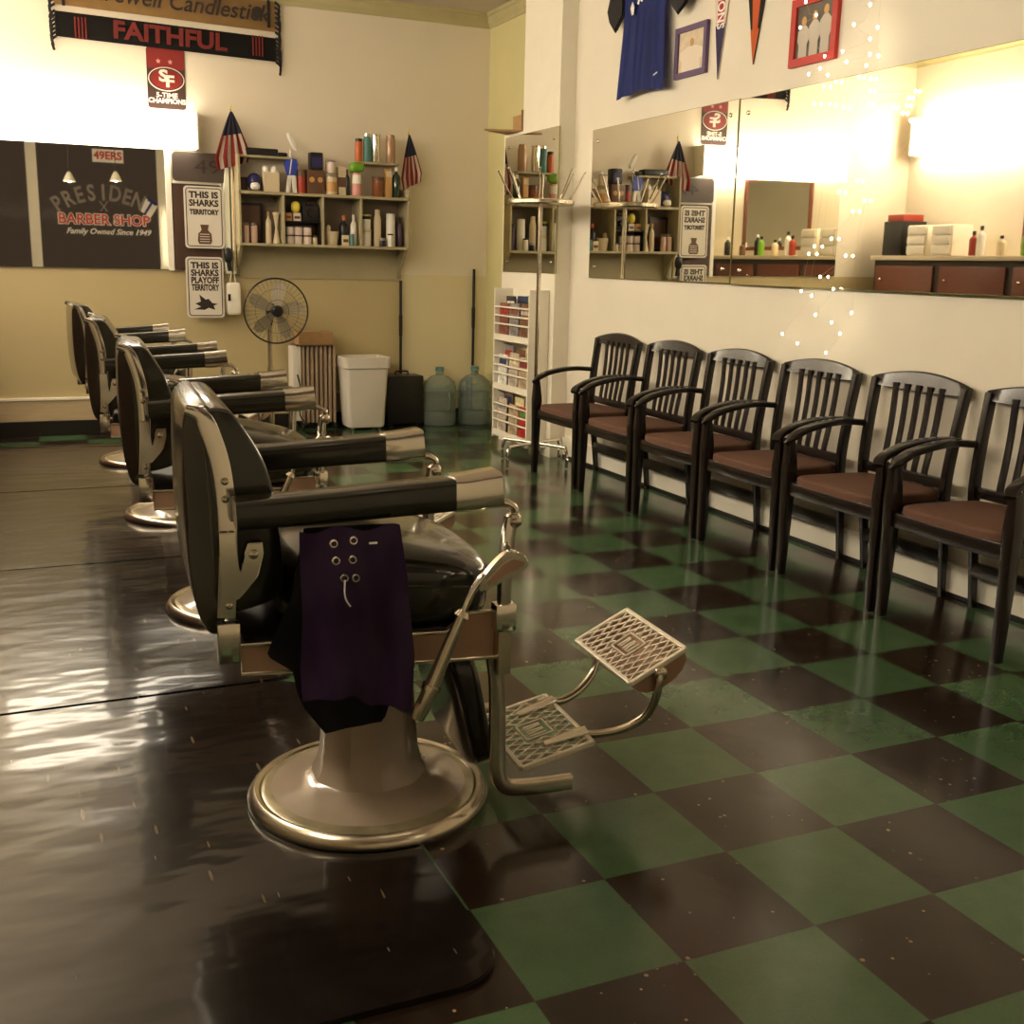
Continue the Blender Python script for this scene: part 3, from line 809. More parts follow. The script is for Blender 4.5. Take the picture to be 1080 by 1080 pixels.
for y, l in zip(ys[1:], labs):
    c = dup(ac, None, l); c.location = (2.080, y, 0)

# ================================================================== MAGAZINE RACK, COAT RACK
t = root('magazine_rack', 'tall white magazine rack with three tiers against the white pilaster', 'magazine rack', (2.125, 4.235, .07))
HY, HX, HZ = .285, .072, 1.03
bm = BM()
finish('back_panel', (lambda b: (box2(b, (HX-.008, -HY, 0), (HX, HY, HZ)), b)[1])(bm), M_white, t, smooth=0)
for s in (-1, 1):
    bm = BM(); box2(bm, (-HX, s*HY-.007, -.01), (HX, s*HY+.007, HZ), .002); finish('side_panel', bm, M_white, t, smooth=0)
tiers = [.02, .35, .69]
for z in tiers:
    bm = BM(); box2(bm, (-HX, -HY+.007, z-.014), (HX-.008, HY-.007, z), .001); box2(bm, (-HX, -HY+.007, z), (-HX+.008, HY-.007, z+.03)); finish('shelf', bm, M_white, t, smooth=0)
    for dz in (.10, .155, .215):
        bm = BM(); tube(bm, [(-HX+.004, -HY+.007, z+dz), (-HX+.004, HY-.007, z+dz)], .0065, 8, 1); finish('rail', bm, M_white, t)
cols = [('red', (.40, .03, .025)), ('brown', (.20, .10, .05)), ('black', (.02, .02, .02)), ('white', (.75, .72, .65)), ('green', (.10, .28, .06)),
        ('tan', (.45, .33, .2)), ('grey', (.25, .23, .22)), ('dark red', (.22, .03, .03)), ('pale yellow', (.75, .65, .35)), ('navy', (.03, .04, .12)), ('beige', (.5, .42, .33)), ('brick', (.25, .08, .05))]
random.seed(4)
tn = ['lowest', 'middle', 'top']
for ti, z in enumerate(tiers):
    for k in range(6):
        cn, cc = cols[(ti*5+k*5) % 12] if ti != 2 else cols[(k*5+1) % 12]
        row = k // 3; pos = k % 3
        y = 4.235+(-.175+.175*pos)+random.uniform(-.015, .015)
        m1 = mat('cover_'+cn.replace(' ', '_'), cc, .35, var=.5, vscale=25)
        bm = BM(); h = random.uniform(.225, .262); w = .150
        rot = RY(.0)
        tt = root('magazine', '%s-covered magazine in the %s tier of the white rack, %s %s' % (cn, tn[ti], ('front row', 'back row')[row], ('near the armchairs', 'in the middle', 'near the back wall')[pos]), 'magazine', (2.125-.045+.045*row, y, .07+z+.001+.035*row*0), group='magazines in the white rack')
        box2(bm, (-.004, -w/2, 0), (.004, w/2, h+.045*row), .001); finish('cover', bm, m1, tt, smooth=0)
        bm = BM(); box2(bm, (-.0048, -w/2+.012, h*.70+.045*row), (-.004, w/2-.012, h*.86+.045*row)); finish('masthead', bm, mat('cover_'+cols[(k+ti*3+4) % 12][0].replace(' ', '_'), cols[(k+ti*3+4) % 12][1], .35, var=.5, vscale=25), tt, smooth=0)
        tt.rotation_euler = (random.uniform(-.03, .03), 0.03, 0)

t = root('coat_rack', 'chrome coat rack with angled pegs and a bent tube base beside the armchairs', 'coat rack', (2.0, 3.70, 0))
bm = BM(); lathe(bm, [(.014, .10), (.014, 1.62)], 14); finish('pole', bm, M_chrome, t)
bm = BM(); lathe(bm, [(.0, 1.62), (.03, 1.62), (.20, 1.622), (.208, 1.63), (.208, 1.648), (.20, 1.655), (.04, 1.66), (0, 1.665)], 36, cap=False); finish('top_disc', bm, M_nickel, t)
for k in range(8):
    a = 2*PI*k/8+.3
    bm = BM(); d = Vector((math.cos(a), math.sin(a), 0))
    tube(bm, [d*.17+Vector((0, 0, 1.655)), d*.20+Vector((0, 0, 1.70)), d*.265+Vector((0, 0, 1.82))], .005, 8, 4)
    softbox(bm, d*.267+Vector((0, 0, 1.823)), (.016, .016, .016), 2, 2); finish('peg', bm, M_chrome, t)
for a in (0, PI/2):
    bm = BM(); c_, s_ = math.cos(a+.45), math.sin(a+.45)
    def W_(u, z): return (u*c_, u*s_, z)
    tube(bm, [W_(-.265, .008), W_(-.265, .09), W_(-.250, .125), W_(-.21, .135), W_(.21, .135), W_(.250, .125), W_(.265, .09), W_(.265, .008)], .011, 10, 5); finish('base_tube', bm, M_chrome, t)
bm = BM(); box2(bm, (-.03, -.03, .06), (.03, .03, .13), .005); finish('hub', bm, M_chrome, t)
# box and board on the partition
t = root('cardboard_box', 'small open cardboard box on top of the white partition', 'box', (2.30, 4.60, 2.160))
bm = BM(); box2(bm, (-.07, -.07, 0), (.07, .07, .10), .002); finish('carton', bm, M_cardboard, t, smooth=0)
bm = BM(); box2(bm, (-.071, -.072, .082), (.071, -.068, .13)); finish('flap', bm, M_cardboard, t, smooth=0)
bm = BM(); prism(bm, [(-.33, -.02), (-.08, .15), (.19, .13), (.19, -.13), (-.02, -.12)], 'xy', 0, .012, bev=.001)
o = finish('board', bm, M_cardboard, smooth=0, loc=(2.30, 4.58, 2.142)); tag(o, 'thin brown board lying across the top of the partition', 'board')

# ================================================================== BACK WALL: SHELF UNIT
M_shelf = mat('olive_shelf_paint', (.40, .34, .20), .45, var=.05)
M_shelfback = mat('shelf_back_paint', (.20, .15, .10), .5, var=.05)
t = root('wall_shelf', 'olive painted wall shelf with four open compartments full of barber supplies', 'shelf unit', (0, YB, 0))
YS = -.225
def sbox(name, a, b, m=M_shelf): bm = BM(); box2(bm, a, b, .002); return finish(name, bm, m, t, smooth=0)
sbox('bottom_board', (.495, YS, 1.352), (1.775, 0, 1.372)); sbox('middle_board', (.495, YS, 1.712), (1.775, 0, 1.732))
for x in (.815, 1.105, 1.395): sbox('divider', (x-.008, YS, 1.372), (x+.008, 0, 1.712))
sbox('end_panel', (1.757, YS, 1.372), (1.775, 0, 1.80)); sbox('end_panel', (.495, YS, 1.372), (.511, 0, 1.98))
sbox('upper_board', (.511, -.19, 1.965), (.88, 0, 1.980)); sbox('upper_board', (1.37, -.19, 1.965), (1.70, 0, 1.980))
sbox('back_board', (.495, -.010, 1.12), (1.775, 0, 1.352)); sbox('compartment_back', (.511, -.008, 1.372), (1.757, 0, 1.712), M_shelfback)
for x in (.50, 1.745):
    bm = BM(); prism(bm, [(0, 1.13), (-.02, 1.14), (-.05, 1.20), (-.12, 1.27), (-.20, 1.352), (0, 1.352)], 'yz', x, x+.02); finish('bracket', bm, M_shelf, t, smooth=0)

def col(name, c, r=.4, **k): return mat('paint_'+name, c, r, **k)
C = {'white': col('white', (.78, .74, .66)), 'cream': col('cream', (.66, .54, .36)), 'black': M_black, 'red': col('red', (.35, .04, .02)), 'brown': col('brown', (.13, .06, .03)),
     'green': col('green', (.16, .35, .02)), 'teal': col('teal', (.08, .22, .20)), 'pink': col('pink', (.62, .28, .25)), 'blue': col('blue', (.03, .06, .42)), 'navy': col('navy', (.02, .02, .10)),
     'orange': col('orange', (.55, .13, .03)), 'silver': M_chrome, 'tan': col('tan', (.55, .30, .10)), 'yellow': col('yellow', (.85, .70, .08)), 'pinkwhite': col('pinkwhite', (.72, .60, .52)), 'purple': col('purple', (.10, .06, .10)), 'grey': col('grey', (.3, .28, .25)),
     'amber': mat('amber_glass', (.25, .08, .03), .1, coat=.5), 'clear': mat('clear_glass', (.9, .85, .7), .03, trans=.9, ior=1.4), 'bronze': M_bronze}
def bottle(name, label, cat, x, z, r, h, body, cap, y=5.60, sh=.72, neck=.38, group=None):
    tt = root(name, label, cat, (x, y, z), group=group)
    bm = BM(); lathe(bm, [(0, 0), (r*.92, 0), (r, h*.03), (r, h*sh*.9), (r*.85, h*sh), (r*neck, h*(sh+.08)), (r*neck, h*.86), (0, h*.86)], 20, cap=False); finish('body', bm, body, tt)
    bm = BM(); lathe(bm, [(r*neck*1.15, h*.85), (r*neck*1.15, h*.985), (r*neck*.9, h), (0, h)], 16, cap=False); finish('cap', bm, cap, tt)
    return tt
def jar(name, label, cat, x, z, r, h, body, cap, y=5.60, group=None, lid=.25, band=None):
    tt = root(name, label, cat, (x, y, z), group=group)
    bm = BM(); lathe(bm, [(0, 0), (r*.93, 0), (r, h*.06), (r, h*(1-lid)-.003), (r*.9, h*(1-lid)), (0, h*(1-lid))], 20, cap=False); finish('body', bm, body, tt)
    bm = BM(); lathe(bm, [(r*1.03, h*(1-lid)), (r*1.03, h*.97), (r*.97, h), (0, h)], 20, cap=False); finish('lid', bm, cap, tt)
    if band:
        bm = BM(); lathe(bm, [(r*1.012, h*.15), (r*1.012, h*.6)], 20, cap=False); finish('paper_band', bm, band, tt)
    return tt
S1, S2, S3 = 1.3725, 1.7325, 1.9805
# top board
tt = root('clipper_case', 'long black case lying on the upper left shelf board', 'case', (.715, 5.66, S3))
bm = BM(); box2(bm, (-.15, -.05, 0), (.09, .05, .055), .012); finish('case_body', bm, M_black, tt)
bm = BM(); box2(bm, (.09, -.035, .005), (.16, .035, .035), .012); finish('handle', bm, M_black, tt)
bottle('spray_can', 'orange and black can on the upper right board, leftmost there', 'can', 1.400, S3, .028, .165, C['orange'], C['black'], sh=.9, neck=.8)
bottle('talc_can', 'teal and silver can on the upper right board beside the steel tumbler', 'can', 1.464, S3, .030, .205, C['teal'], C['silver'], sh=.85, neck=.6)
jar('tumbler', 'tall chrome steel tumbler on the upper right board', 'tumbler', 1.53, S3, .034, .205, C['silver'], C['silver'], lid=.06)
bottle('thermos', 'dark bronze flask at the right end of upper shelf board', 'flask', 1.645, S3, .036, .205, C['bronze'], C['bronze'], sh=.88, neck=.75)
# middle board
tt = root('framed_picture', 'small framed picture at the left end of the middle shelf', 'picture', (.555, 5.66, S2))
bm = BM(); box2(bm, (-.04, -.008, 0), (.04, .006, .115), .002); finish('frame', bm, C['cream'], tt, smooth=0)
bm = BM(); box2(bm, (-.03, -.010, .012), (.03, -.008, .10)); finish('print', bm, C['brown'], tt, smooth=0)
tt = root('team_helmet', 'small dark blue toy helmet beside the tissue box', 'helmet', (.622, 5.60, S2))
bm = BM(); softbox(bm, (0, 0, .068), (.098, .11, .12), 2.2, 8); finish('helmet_shell', bm, C['navy'], tt)
bm = BM(); softbox(bm, (-.005, -.062, .032), (.07, .055, .055), 2.2, 5); finish('face_guard', bm, C['white'], tt)
tt = root('tissue_box', 'cream cardboard tissue box with white tissues sticking out', 'tissue box', (.735, 5.60, S2))
bm = BM(); box2(bm, (-.058, -.058, 0), (.058, .058, .135), .003); finish('box_body', bm, C['cream'], tt, smooth=0)
for s in (-1, 1):
    bm = BM(); softbox(bm, (s*.030, 0, .152), (.045, .05, .065), 2, 4, rot=RY(s*.3)); finish('tissue', bm, M_paper, tt)
tt = root('uniform_figure', 'small hanging sports uniform ornament with blue shirt and white trousers', 'ornament', (.885, 5.58, S2+.001))
bm = BM(); prism(bm, [(-.028, .12), (-.05, .20), (-.035, .235), (-.012, .24), (.012, .24), (.04, .235), (.05, .20), (.035, .12)], 'xz', -.012, .012, bev=.003); finish('shirt', bm, C['blue'], tt)
for s in (-1, 1):
    bm = BM(); sweep(bm, [(.004+s*.012, 0, .125), (s*.028, 0, .0)], rrect(.03, .02, .005), up=(0, 1, 0)); finish('trouser_leg', bm, C['white'], tt)
bm = BM(); sweep(bm, [(-.012, -.013, .13), (.004, -.013, .235)], rrect(.008, .003, .001), up=(0, 1, 0)); finish('stripe', bm, C['white'], tt)
tt = root('feather_duster', 'white feather brush leaning above the upper left shelf board', 'brush', (.895, 5.62, S2+.245))
bm = BM(); tube(bm, [(0, 0, 0), (0, 0, .06)], .008, 8, 1); finish('handle', bm, C['white'], tt)
bm = BM(); softbox(bm, (.012, 0, .115), (.036, .03, .13), 2.5, 6, rot=RY(-.5)); finish('bristles', bm, C['white'], tt)
jar('candy_jar', 'dark red jar left of the wooden radio on the middle shelf', 'jar', .965, S2, .034, .17, C['red'], C['brown'], lid=.3)
tt = root('wooden_box', 'brown wooden box with two round dials under a black clock', 'box', (1.065, 5.61, S2))
bm = BM(); box2(bm, (-.064, -.05, 0), (.064, .05, .168), .005); finish('box_body', bm, C['brown'], tt)
for s in (-1, 1):
    bm = BM(); lathe(bm, [(0, 0), (.02, 0), (.018, .006), (0, .006)], 14, cap=False, axis=RX(PI/2)); finish('dial', bm, C['tan'], tt, loc=(s*.03, -.05, .10))
tt = root('black_clock', 'black cube clock standing on the brown wooden box', 'clock', (1.075, 5.61, S2+.169))
bm = BM(); box2(bm, (-.048, -.045, 0), (.048, .045, .125), .012, ); finish('clock_body', bm, M_black, tt)
bm = BM(); box2(bm, (-.035, -.047, .02), (.035, -.044, .09)); finish('clock_face', bm, C['navy'], tt, smooth=0)
jar('glass_jar', 'clear glass jar with tan contents on the middle shelf', 'jar', 1.185, S2, .046, .155, C['cream'], C['clear'], lid=.18, band=C['tan'])
jar('white_mug', 'white cup standing on the lid of the glass jar', 'cup', 1.185, S2+.156, .036, .085, C['pinkwhite'], C['grey'], lid=.1)
tt = root('supply_box', 'pale carton between the glass jar and the dark bottle', 'carton', (1.268, 5.62, S2))
bm = BM(); box2(bm, (-.028, -.03, 0), (.028, .03, .205), .002); finish('carton_body', bm, C['cream'], tt, smooth=0)
bm = BM(); box2(bm, (-.0285, -.031, .06), (.0285, -.029, .13)); finish('printed_label', bm, C['brown'], tt, smooth=0)
bottle('dark_bottle', 'slim black bottle left of the green-capped bottle', 'bottle', 1.309, S2, .018, .19, C['black'], C['brown'])
tt = root('powder_bottle', 'white and pink bottle with a big bright green cap', 'bottle', (1.375, 5.575, S2))
bm = BM(); lathe(bm, [(0, 0), (.034, 0), (.036, .01), (.034, .09), (.028, .15), (.026, .165), (0, .165)], 20, cap=False); finish('body', bm, C['pink'], tt)
bm = BM(); lathe(bm, [(.0345, .088), (.0295, .15)], 20, cap=False); bmesh.ops.scale(bm, vec=(1.04, 1.04, 1), verts=bm.verts); finish('paper_band', bm, C['white'], tt)
bm = BM(); softbox(bm, (0, 0, .205), (.11, .09, .075), 3, 6); finish('cap', bm, C['green'], tt)
jar('brown_jar', 'wide brown ribbed jar under the upper right board', 'jar', 1.545, S2, .041, .148, C['amber'], C['brown'], lid=.2)
tt = root('wood_block', 'tall orange tan wooden block right of the brown jar', 'block', (1.622, 5.60, S2))
bm = BM(); box2(bm, (-.024, -.03, 0), (.024, .03, .205), .004); finish('block_body', bm, C['tan'], tt)
bm = BM(); box2(bm, (-.020, -.032, .15), (.020, -.0295, .19)); finish('block_label', bm, C['cream'], tt, smooth=0)
bottle('tonic_bottle', 'dark green bottle with a white cap at the right end of the middle shelf', 'bottle', 1.690, S2, .031, .225, mat('dark_green_glass', (.02, .035, .02), .1, coat=.5), C['white'])
# compartment 1
tt = root('framed_photo', 'black framed photo leaning in the leftmost compartment', 'picture', (.605, 5.70, S1))
bm = BM(); box2(bm, (-.09, -.008, 0), (.09, .008, .285), .003); finish('frame', bm, M_black, tt, smooth=0)
bm = BM(); box2(bm, (-.072, -.010, .02), (.072, -.008, .265)); finish('print', bm, C['brown'], tt, smooth=0)
for x, l in ((.553, 'left'), (.611, 'right')):
    jar('glass_tumbler', 'clear drinking glass in the leftmost compartment, the %s one of two' % l, 'glass', x, S1, .024, .142, mat('pale_glass', (.55, .36, .27), .08, coat=.5), C['clear'], y=5.59, lid=.15, group='drinking glasses in the leftmost compartment')
bottle('oil_bottle', 'tan slim bottle beside the hourglass in the leftmost compartment', 'bottle', .718, S1, .021, .225, C['cream'], C['tan'])
tt = root('hourglass', 'pale waisted hourglass shape against the first divider', 'hourglass', (.775, 5.60, S1))
bm = BM(); lathe(bm, [(0, 0), (.026, 0), (.026, .012), (.024, .02), (.008, .11), (.022, .20), (.026, .21), (.026, .22), (0, .22)], 20, cap=False); finish('glass_body', bm, C['cream'], tt)
# compartment 2
def carton(label, x, z, w, h, c, y=5.60, group=None, d=.05):
    tt = root('small_carton', label, 'carton', (x, y, z), group=group)
    bm = BM(); box2(bm, (-w/2, -d/2, 0), (w/2, d/2, h), .002); finish('carton_body', bm, C[c], tt, smooth=0)
    bm = BM(); box2(bm, (-w*.38, -d/2-.001, h*.3), (w*.38, -d/2, h*.6)); finish('printed_label', bm, C['brown' if c != 'brown' else 'cream'], tt, smooth=0)
k = 0
JX = (.868, .933, 1.000)
for row in (0, 1):
    for i, x in enumerate(JX):
        jar('cream_jar', 'pale pink-white jar, %s row, %s in the second compartment' % (('lower', 'upper')[row], ('leftmost', 'middle', 'rightmost')[i]), 'jar', x, S1+row*.0655, .031, .064, C['pinkwhite'], C['brown'] if row == 0 else C['purple'], lid=.14, group='pale jars stacked in the second compartment', y=5.59)
jar('small_jar', 'little yellowish jar at the right end of the jar row', 'jar', 1.058, S1, .020, .064, C['cream'], C['brown'], lid=.2, y=5.59)
tt = root('inner_shelf', 'thin dark riser shelf above the stacked jars', 'shelf', (.955, 5.62, S1+.160))
bm = BM(); box2(bm, (-.128, -.07, -.004), (.136, .07, .004), .001); finish('riser_board', bm, M_darkmetal, tt, smooth=0)
bm = BM()
for x in (-.124, .130): box2(bm, (x-.003, -.07, -.160), (x+.003, .07, -.004))
finish('riser_leg', bm, M_darkmetal, tt, smooth=0)
SR = S1+.1645
carton('small orange-brown carton under the yellow ball', .862, SR, .045, .056, 'tan')
carton('small pink-white carton beside the orange-brown one', .925, SR, .055, .056, 'pinkwhite')
tt = root('yellow_ball', 'yellow round ball on the small cartons in the second compartment', 'ball', (.918, 5.60, SR+.056))
bm = BM(); softbox(bm, (0, 0, .042), (.066, .066, .085), 2.2, 8); finish('ball_body', bm, C['yellow'], tt)
tt = root('black_camera', 'black camera-like case in the second compartment', 'case', (1.025, 5.61, SR))
bm = BM(); box2(bm, (-.062, -.04, 0), (.062, .04, .115), .012); finish('case_body', bm, M_black, tt)
bm = BM(); lathe(bm, [(0, 0), (.028, 0), (.026, .03), (0, .03)], 18, (0, -.04, .06), cap=False, axis=RX(PI/2)); finish('lens', bm, M_darkmetal, tt)
bm = BM(); box2(bm, (-.03, -.03, .115), (.03, .03, .14), .006); finish('top_knob', bm, M_darkmetal, tt)
# compartment 3
tt = root('wicker_basket', 'cream basket in the third compartment', 'basket', (1.185, 5.60, S1))
bm = BM(); lathe(bm, [(0, 0), (.042, 0), (.056, .10), (.054, .10), (.041, .01)], 24, cap=False); finish('basket_body', bm, C['cream'], tt)
bm = BM(); softbox(bm, (-.025, 0, .115), (.035, .04, .06), 3, 4); finish('contents', bm, C['cream'], tt)
bottle('black_bottle', 'tall black bottle in the third compartment', 'bottle', 1.278, S1, .032, .215, C['black'], C['orange'])
bottle('spray_bottle', 'white curved spray bottle against the third divider', 'bottle', 1.352, S1, .024, .225, C['white'], C['white'], y=5.59)
jar('teal_can', 'short teal can in front of the white spray bottle', 'can', 1.325, S1, .018, .085, C['teal'], C['teal'], y=5.545)
carton('cream and black box in front of the tall black bottle', 1.275, S1, .05, .075, 'cream', y=5.545, d=.03)
# compartment 4
jar('wide_jar', 'wide white jar at the left of the rightmost compartment', 'jar', 1.450, S1, .039, .125, C['white'], C['cream'], lid=.2)
jar('white_tub', 'white tub stacked on the wide white jar', 'tub', 1.450, S1+.126, .035, .070, C['white'], C['white'], lid=.3)
jar('yellow_lid_tin', 'flat tin with a yellow-green lid on top of the white tub', 'tin', 1.450, S1+.197, .040, .035, C['black'], mat('paint_olive', (.4, .38, .1), .4), lid=.4)
bottle('lotion_bottle', 'tall cream bottle in the middle of the rightmost compartment', 'bottle', 1.540, S1, .028, .27, C['cream'], C['cream'], sh=.8, neck=.6)
jar('black_jar', 'small black jar in front of the tall cream bottle', 'jar', 1.565, S1, .022, .062, C['black'], C['grey'], y=5.55, lid=.3)
bottle('tall_white_bottle', 'tall white bottle in the rightmost compartment', 'bottle', 1.645, S1, .034, .245, C['white'], C['white'], sh=.88, neck=.85)
jar('white_jar', 'short white jar in front of the tall white bottle', 'jar', 1.625, S1, .021, .095, C['white'], C['black'], y=5.545, lid=.12)
bottle('purple_bottle', 'slim dark purple bottle against the right end panel', 'bottle', 1.715, S1, .019, .205, C['purple'], C['black'])

# ================================================================== BACK WALL: SIGNS, FLAGS, SCARVES
def panel(name, x0, x1, z0, z1, m, parent, d=.004, y=0.0, r=.015, bev=0):
    bm = BM(); out = [( (x0+x1)/2+a, (z0+z1)/2+b) for a, b in rrect(x1-x0, z1-z0, r, 4)]
    prism(bm, out, 'xz', y-d, y, bev=bev); return finish(name, bm, m, parent, smooth=0)
M_signblack = mat('sign_black', (.03, .02, .015), .5); M_sign = mat('sign_cream', (.72, .66, .56), .4)
for (x0, x1, z0, z1, lines, lab, kind) in ((.135, .41, 1.325, 1.755, ['THIS IS', 'SHARKS', 'TERRITORY'], 'upper white street sign reading this is sharks territory, with a trophy', 'cup'),
                                     (.13, .395, .835, 1.265, ['THIS IS', 'SHARKS', 'PLAYOFF', 'TERRITORY'], 'lower white street sign reading playoff territory, with a shark emblem', 'shark')):
    t = root('street_sign', lab, 'sign', ((x0+x1)/2, 5.66, z0), group='white street signs hanging left of the shelf')
    w, h = x1-x0, z1-z0
    panel('sign_plate', -w/2, w/2, 0, h, M_sign, t, .004, 0, .025)
    bm = BM(); out = [(a, h/2+b, 0) for a, b in rrect(w-.03, h-.03, .02, 4)]
    sweep(bm, [(a, -.005, b) for a, b, _ in out], rrect(.006, .002, .0005, 1), up=(0, 1, 0), closed=True); finish('border_line', bm, M_signblack, t)
    zz = h-.062
    for i, L in enumerate(lines):
        sz = .060 if len(lines) == 4 or i < 2 else .048
        text('lettering', L, sz, M_signblack, t, (0, -.0045, zz), BACK, ext=.0006, off=.0026, fit=w-.070)
        zz -= .052 if len(lines) == 4 else (.056 if i != 1 else .062)
    if kind == 'cup':
        bm = BM(); prism(bm, [(-.03, .165), (.03, .165), (.022, .13), (.032, .115), (.045, .105), (.05, .05), (.04, .03), (-.04, .03), (-.05, .05), (-.045, .105), (-.032, .115), (-.022, .13)], 'xz', -.0055, -.004); finish('trophy_emblem', bm, C['brown'], t, smooth=0)
        bm = BM()
        for q in range(4): box2(bm, (-.035, -.0062, .045+q*.017), (.035, -.0055, .050+q*.017))
        finish('trophy_bands', bm, M_sign, t, smooth=0)
    else:
        bm = BM(); prism(bm, [(-.075, .10), (-.035, .115), (-.045, .165), (.0, .128), (.02, .135), (.045, .105), (.085, .098), (.055, .085), (.065, .055), (.02, .070), (-.01, .055), (-.085, .058), (-.035, .078)], 'xz', -.0055, -.004); finish('shark_emblem', bm, M_signblack, t, smooth=0)
    bm = BM(); box2(bm, (-.02, .0, h-.06), (.02, .055, h-.03)); finish('hanger', bm, M_darkmetal, t, smooth=0)
t = root('number_plate_sign', 'dark rounded plaque with the number 49 under the glowing fixture', 'plaque', (.255, 5.70, 1.785))
panel('plaque_body', -.185, .185, 0, .20, mat('plaque_brown', (.065, .045, .035), .5), t, .008, 0, .03)
text('lettering', '49', .13, M_signblack, t, (.06, -.0085, .10), BACK, ext=.001, sx=1.5)
t = root('wooden_board', 'dark brown wooden board on the wall behind the street signs', 'board', (.235, YB, 1.17))
bm = BM(); box2(bm, (-.165, -.03, 0), (.165, 0, .60), .003); finish('board_body', bm, mat('dark_brown_board', (.07, .035, .02), .5, var=.2, stretch=(1, 1, .2), vscale=12), t, smooth=0)
bm = BM(); box2(bm, (-.165, -.035, .60), (.175, 0, .615), .002); finish('top_rail', bm, M_white, t, smooth=0)
t = root('hair_dryer', 'black hair dryer hanging behind the two street signs', 'hair dryer', (.428, 5.634, 1.20))
bm = BM(); softbox(bm, (0, 0, .08), (.06, .06, .11), 2.6, 6); finish('dryer_body', bm, M_black, t)
bm = BM(); sweep(bm, [(0, 0, .06), (.01, 0, -.03)], rrect(.03, .03, .008), up=(0, 1, 0)); finish('handle', bm, M_black, t)
t = root('vertical_light_box', 'pale tapered upright light cover at the left end of the shelf', 'light cover', (.465, 5.70, 1.15))
M_cover = mat('pale_cover', (.85, .84, .66), .4)
bm = BM(); prism(bm, [(-.045, 0), (-.006, 0), (-.006, .84), (-.022, .84), (-.045, .60)], 'xz', -.03, .03, bev=.003); finish('cover_half', bm, M_cover, t)
bm = BM(); prism(bm, [(.006, 0), (.028, 0), (.028, .62), (.018, .84), (.006, .84)], 'xz', -.03, .03, bev=.003); finish('cover_half', bm, M_cover, t)
t = root('soap_dispenser', 'white wall dispenser hanging below the shelf end', 'dispenser', (.468, YB, .855))
bm = BM(); softbox(bm, (0, -.045, .115), (.10, .09, .235), 8, 8); finish('dispenser_body', bm, M_white, t)
bm = BM(); box2(bm, (-.045, -.093, .10), (-.025, -.088, .15), .002); finish('badge', bm, M_black, t)
bm = BM(); tube(bm, [(-.02, -.05, .23), (-.01, -.05, .29), (.01, -.05, .29), (.02, -.05, .23)], .004, 6); finish('hanging_loop', bm, M_white, t)

M_fred = mat('flag_red', (.30, .02, .02), .7); M_fwhite = mat('flag_white', (.72, .60, .50), .7); M_fblue = mat('flag_blue', (.035, .035, .06), .7)
def us_flag(label, x, z, w, h, skew, y=5.62, pole=.9):
    t = root('small_flag', label, 'flag', (x, y, z), group='small stars and stripes flags by the shelf')
    bm = BM(); nx, nz = 26, 26; g = []
    for j in range(nz+1):
        row = []; v = j/nz
        for i in range(nx+1):
            u = i/nx-.5
            ww = w*(.06+.94*min(1, v*1.25)**.9)*(1 if v < .8 else 1-.12*(v-.8)/.2)
            xx = u*ww+skew*v*h; zz = -v*h-(.18*h)*(u*v)*(1 if skew >= 0 else -1)*-1
            row.append(bm.verts.new((xx, .012*math.sin(u*22+v*3)*v, zz)))
        g.append(row)
    for j in range(nz):
        for i in range(nx):
            f = bm.faces.new((g[j][i], g[j][i+1], g[j+1][i+1], g[j+1][i]))
            f.material_index = 2 if (j/nz < .42) else (0 if (i//3) % 2 == 0 else 1)
    bmesh.ops.solidify(bm, geom=bm.faces[:], thickness=.0015)
    finish('flag_cloth', bm, [M_fred, M_fwhite, M_fblue], t, smooth=0)
    bm = BM(); tube(bm, [(0, .02, .02), (.0, .02, -pole)], .004, 8, 1); finish('flag_stick', bm, C['tan'], t)
    bm = BM(); softbox(bm, (0, .02, .03), (.014, .014, .03), 2, 4); finish('finial', bm, C['yellow'], t)
us_flag('small american flag hanging at the left end of the shelf', .478, 2.27, .25, .37, .0, pole=1.1)
us_flag('small american flag hanging at the right end of the shelf', 1.80, 2.20, .17, .37, .06, pole=.55)

M_scarf = mat('tan_knit', (.40, .24, .09), .85, bump=.3, bscale=200, var=.1); M_scarfk = mat('black_knit', (.012, .009, .008), .85, bump=.3, bscale=200); M_scarfr = mat('red_knit', (.15, .018, .014), .85)
def scarf(name, label, z0, z1, m, sag, fr):
    t = root(name, label, 'scarf', (.10, 5.735, z0), group='team scarves pinned high on the back wall')
    h = z1-z0; bm = BM(); N = 24; g = []
    for k in range(N+1):
        x = -.74+1.47*k/N; dz = -sag*math.sin(PI*k/N)+fr*(x)
        g.append((bm.verts.new((x, -.006, dz)), bm.verts.new((x, -.014, dz+h/2)), bm.verts.new((x, -.006, dz+h))))
    for a, b in zip(g, g[1:]):
        for q in (0, 1): bm.faces.new((a[q], b[q], b[q+1], a[q+1]))
    bmesh.ops.solidify(bm, geom=bm.faces[:], thickness=.006)
    finish('scarf_body', bm, m, t, smooth=60)
    for s, xx in ((-1, -.755), (1, .745)):
        bm = BM()
        for q in range(7):
            zz = h*q/6+fr*xx
            tube(bm, [(xx+.02*s*-1, -.012, zz), (xx+.012*s, -.016, zz-.03), (xx+.004*s+random.uniform(-.01, .01), -.014, zz-.09)], .009, 6, 3)
        finish('fringe', bm, M_scarfk, t)
    return t
t = scarf('supporter_scarf', 'tan scarf with dark script lettering at the top of back wall', 2.86, 3.06, M_scarf, .0, -.022)
text('lettering', 'Farewell Candlestick', .155, M_signblack, t, (.06, -.019, .105), (PI/2, .022, 0), shear=.25, off=.0015, sx=.95)
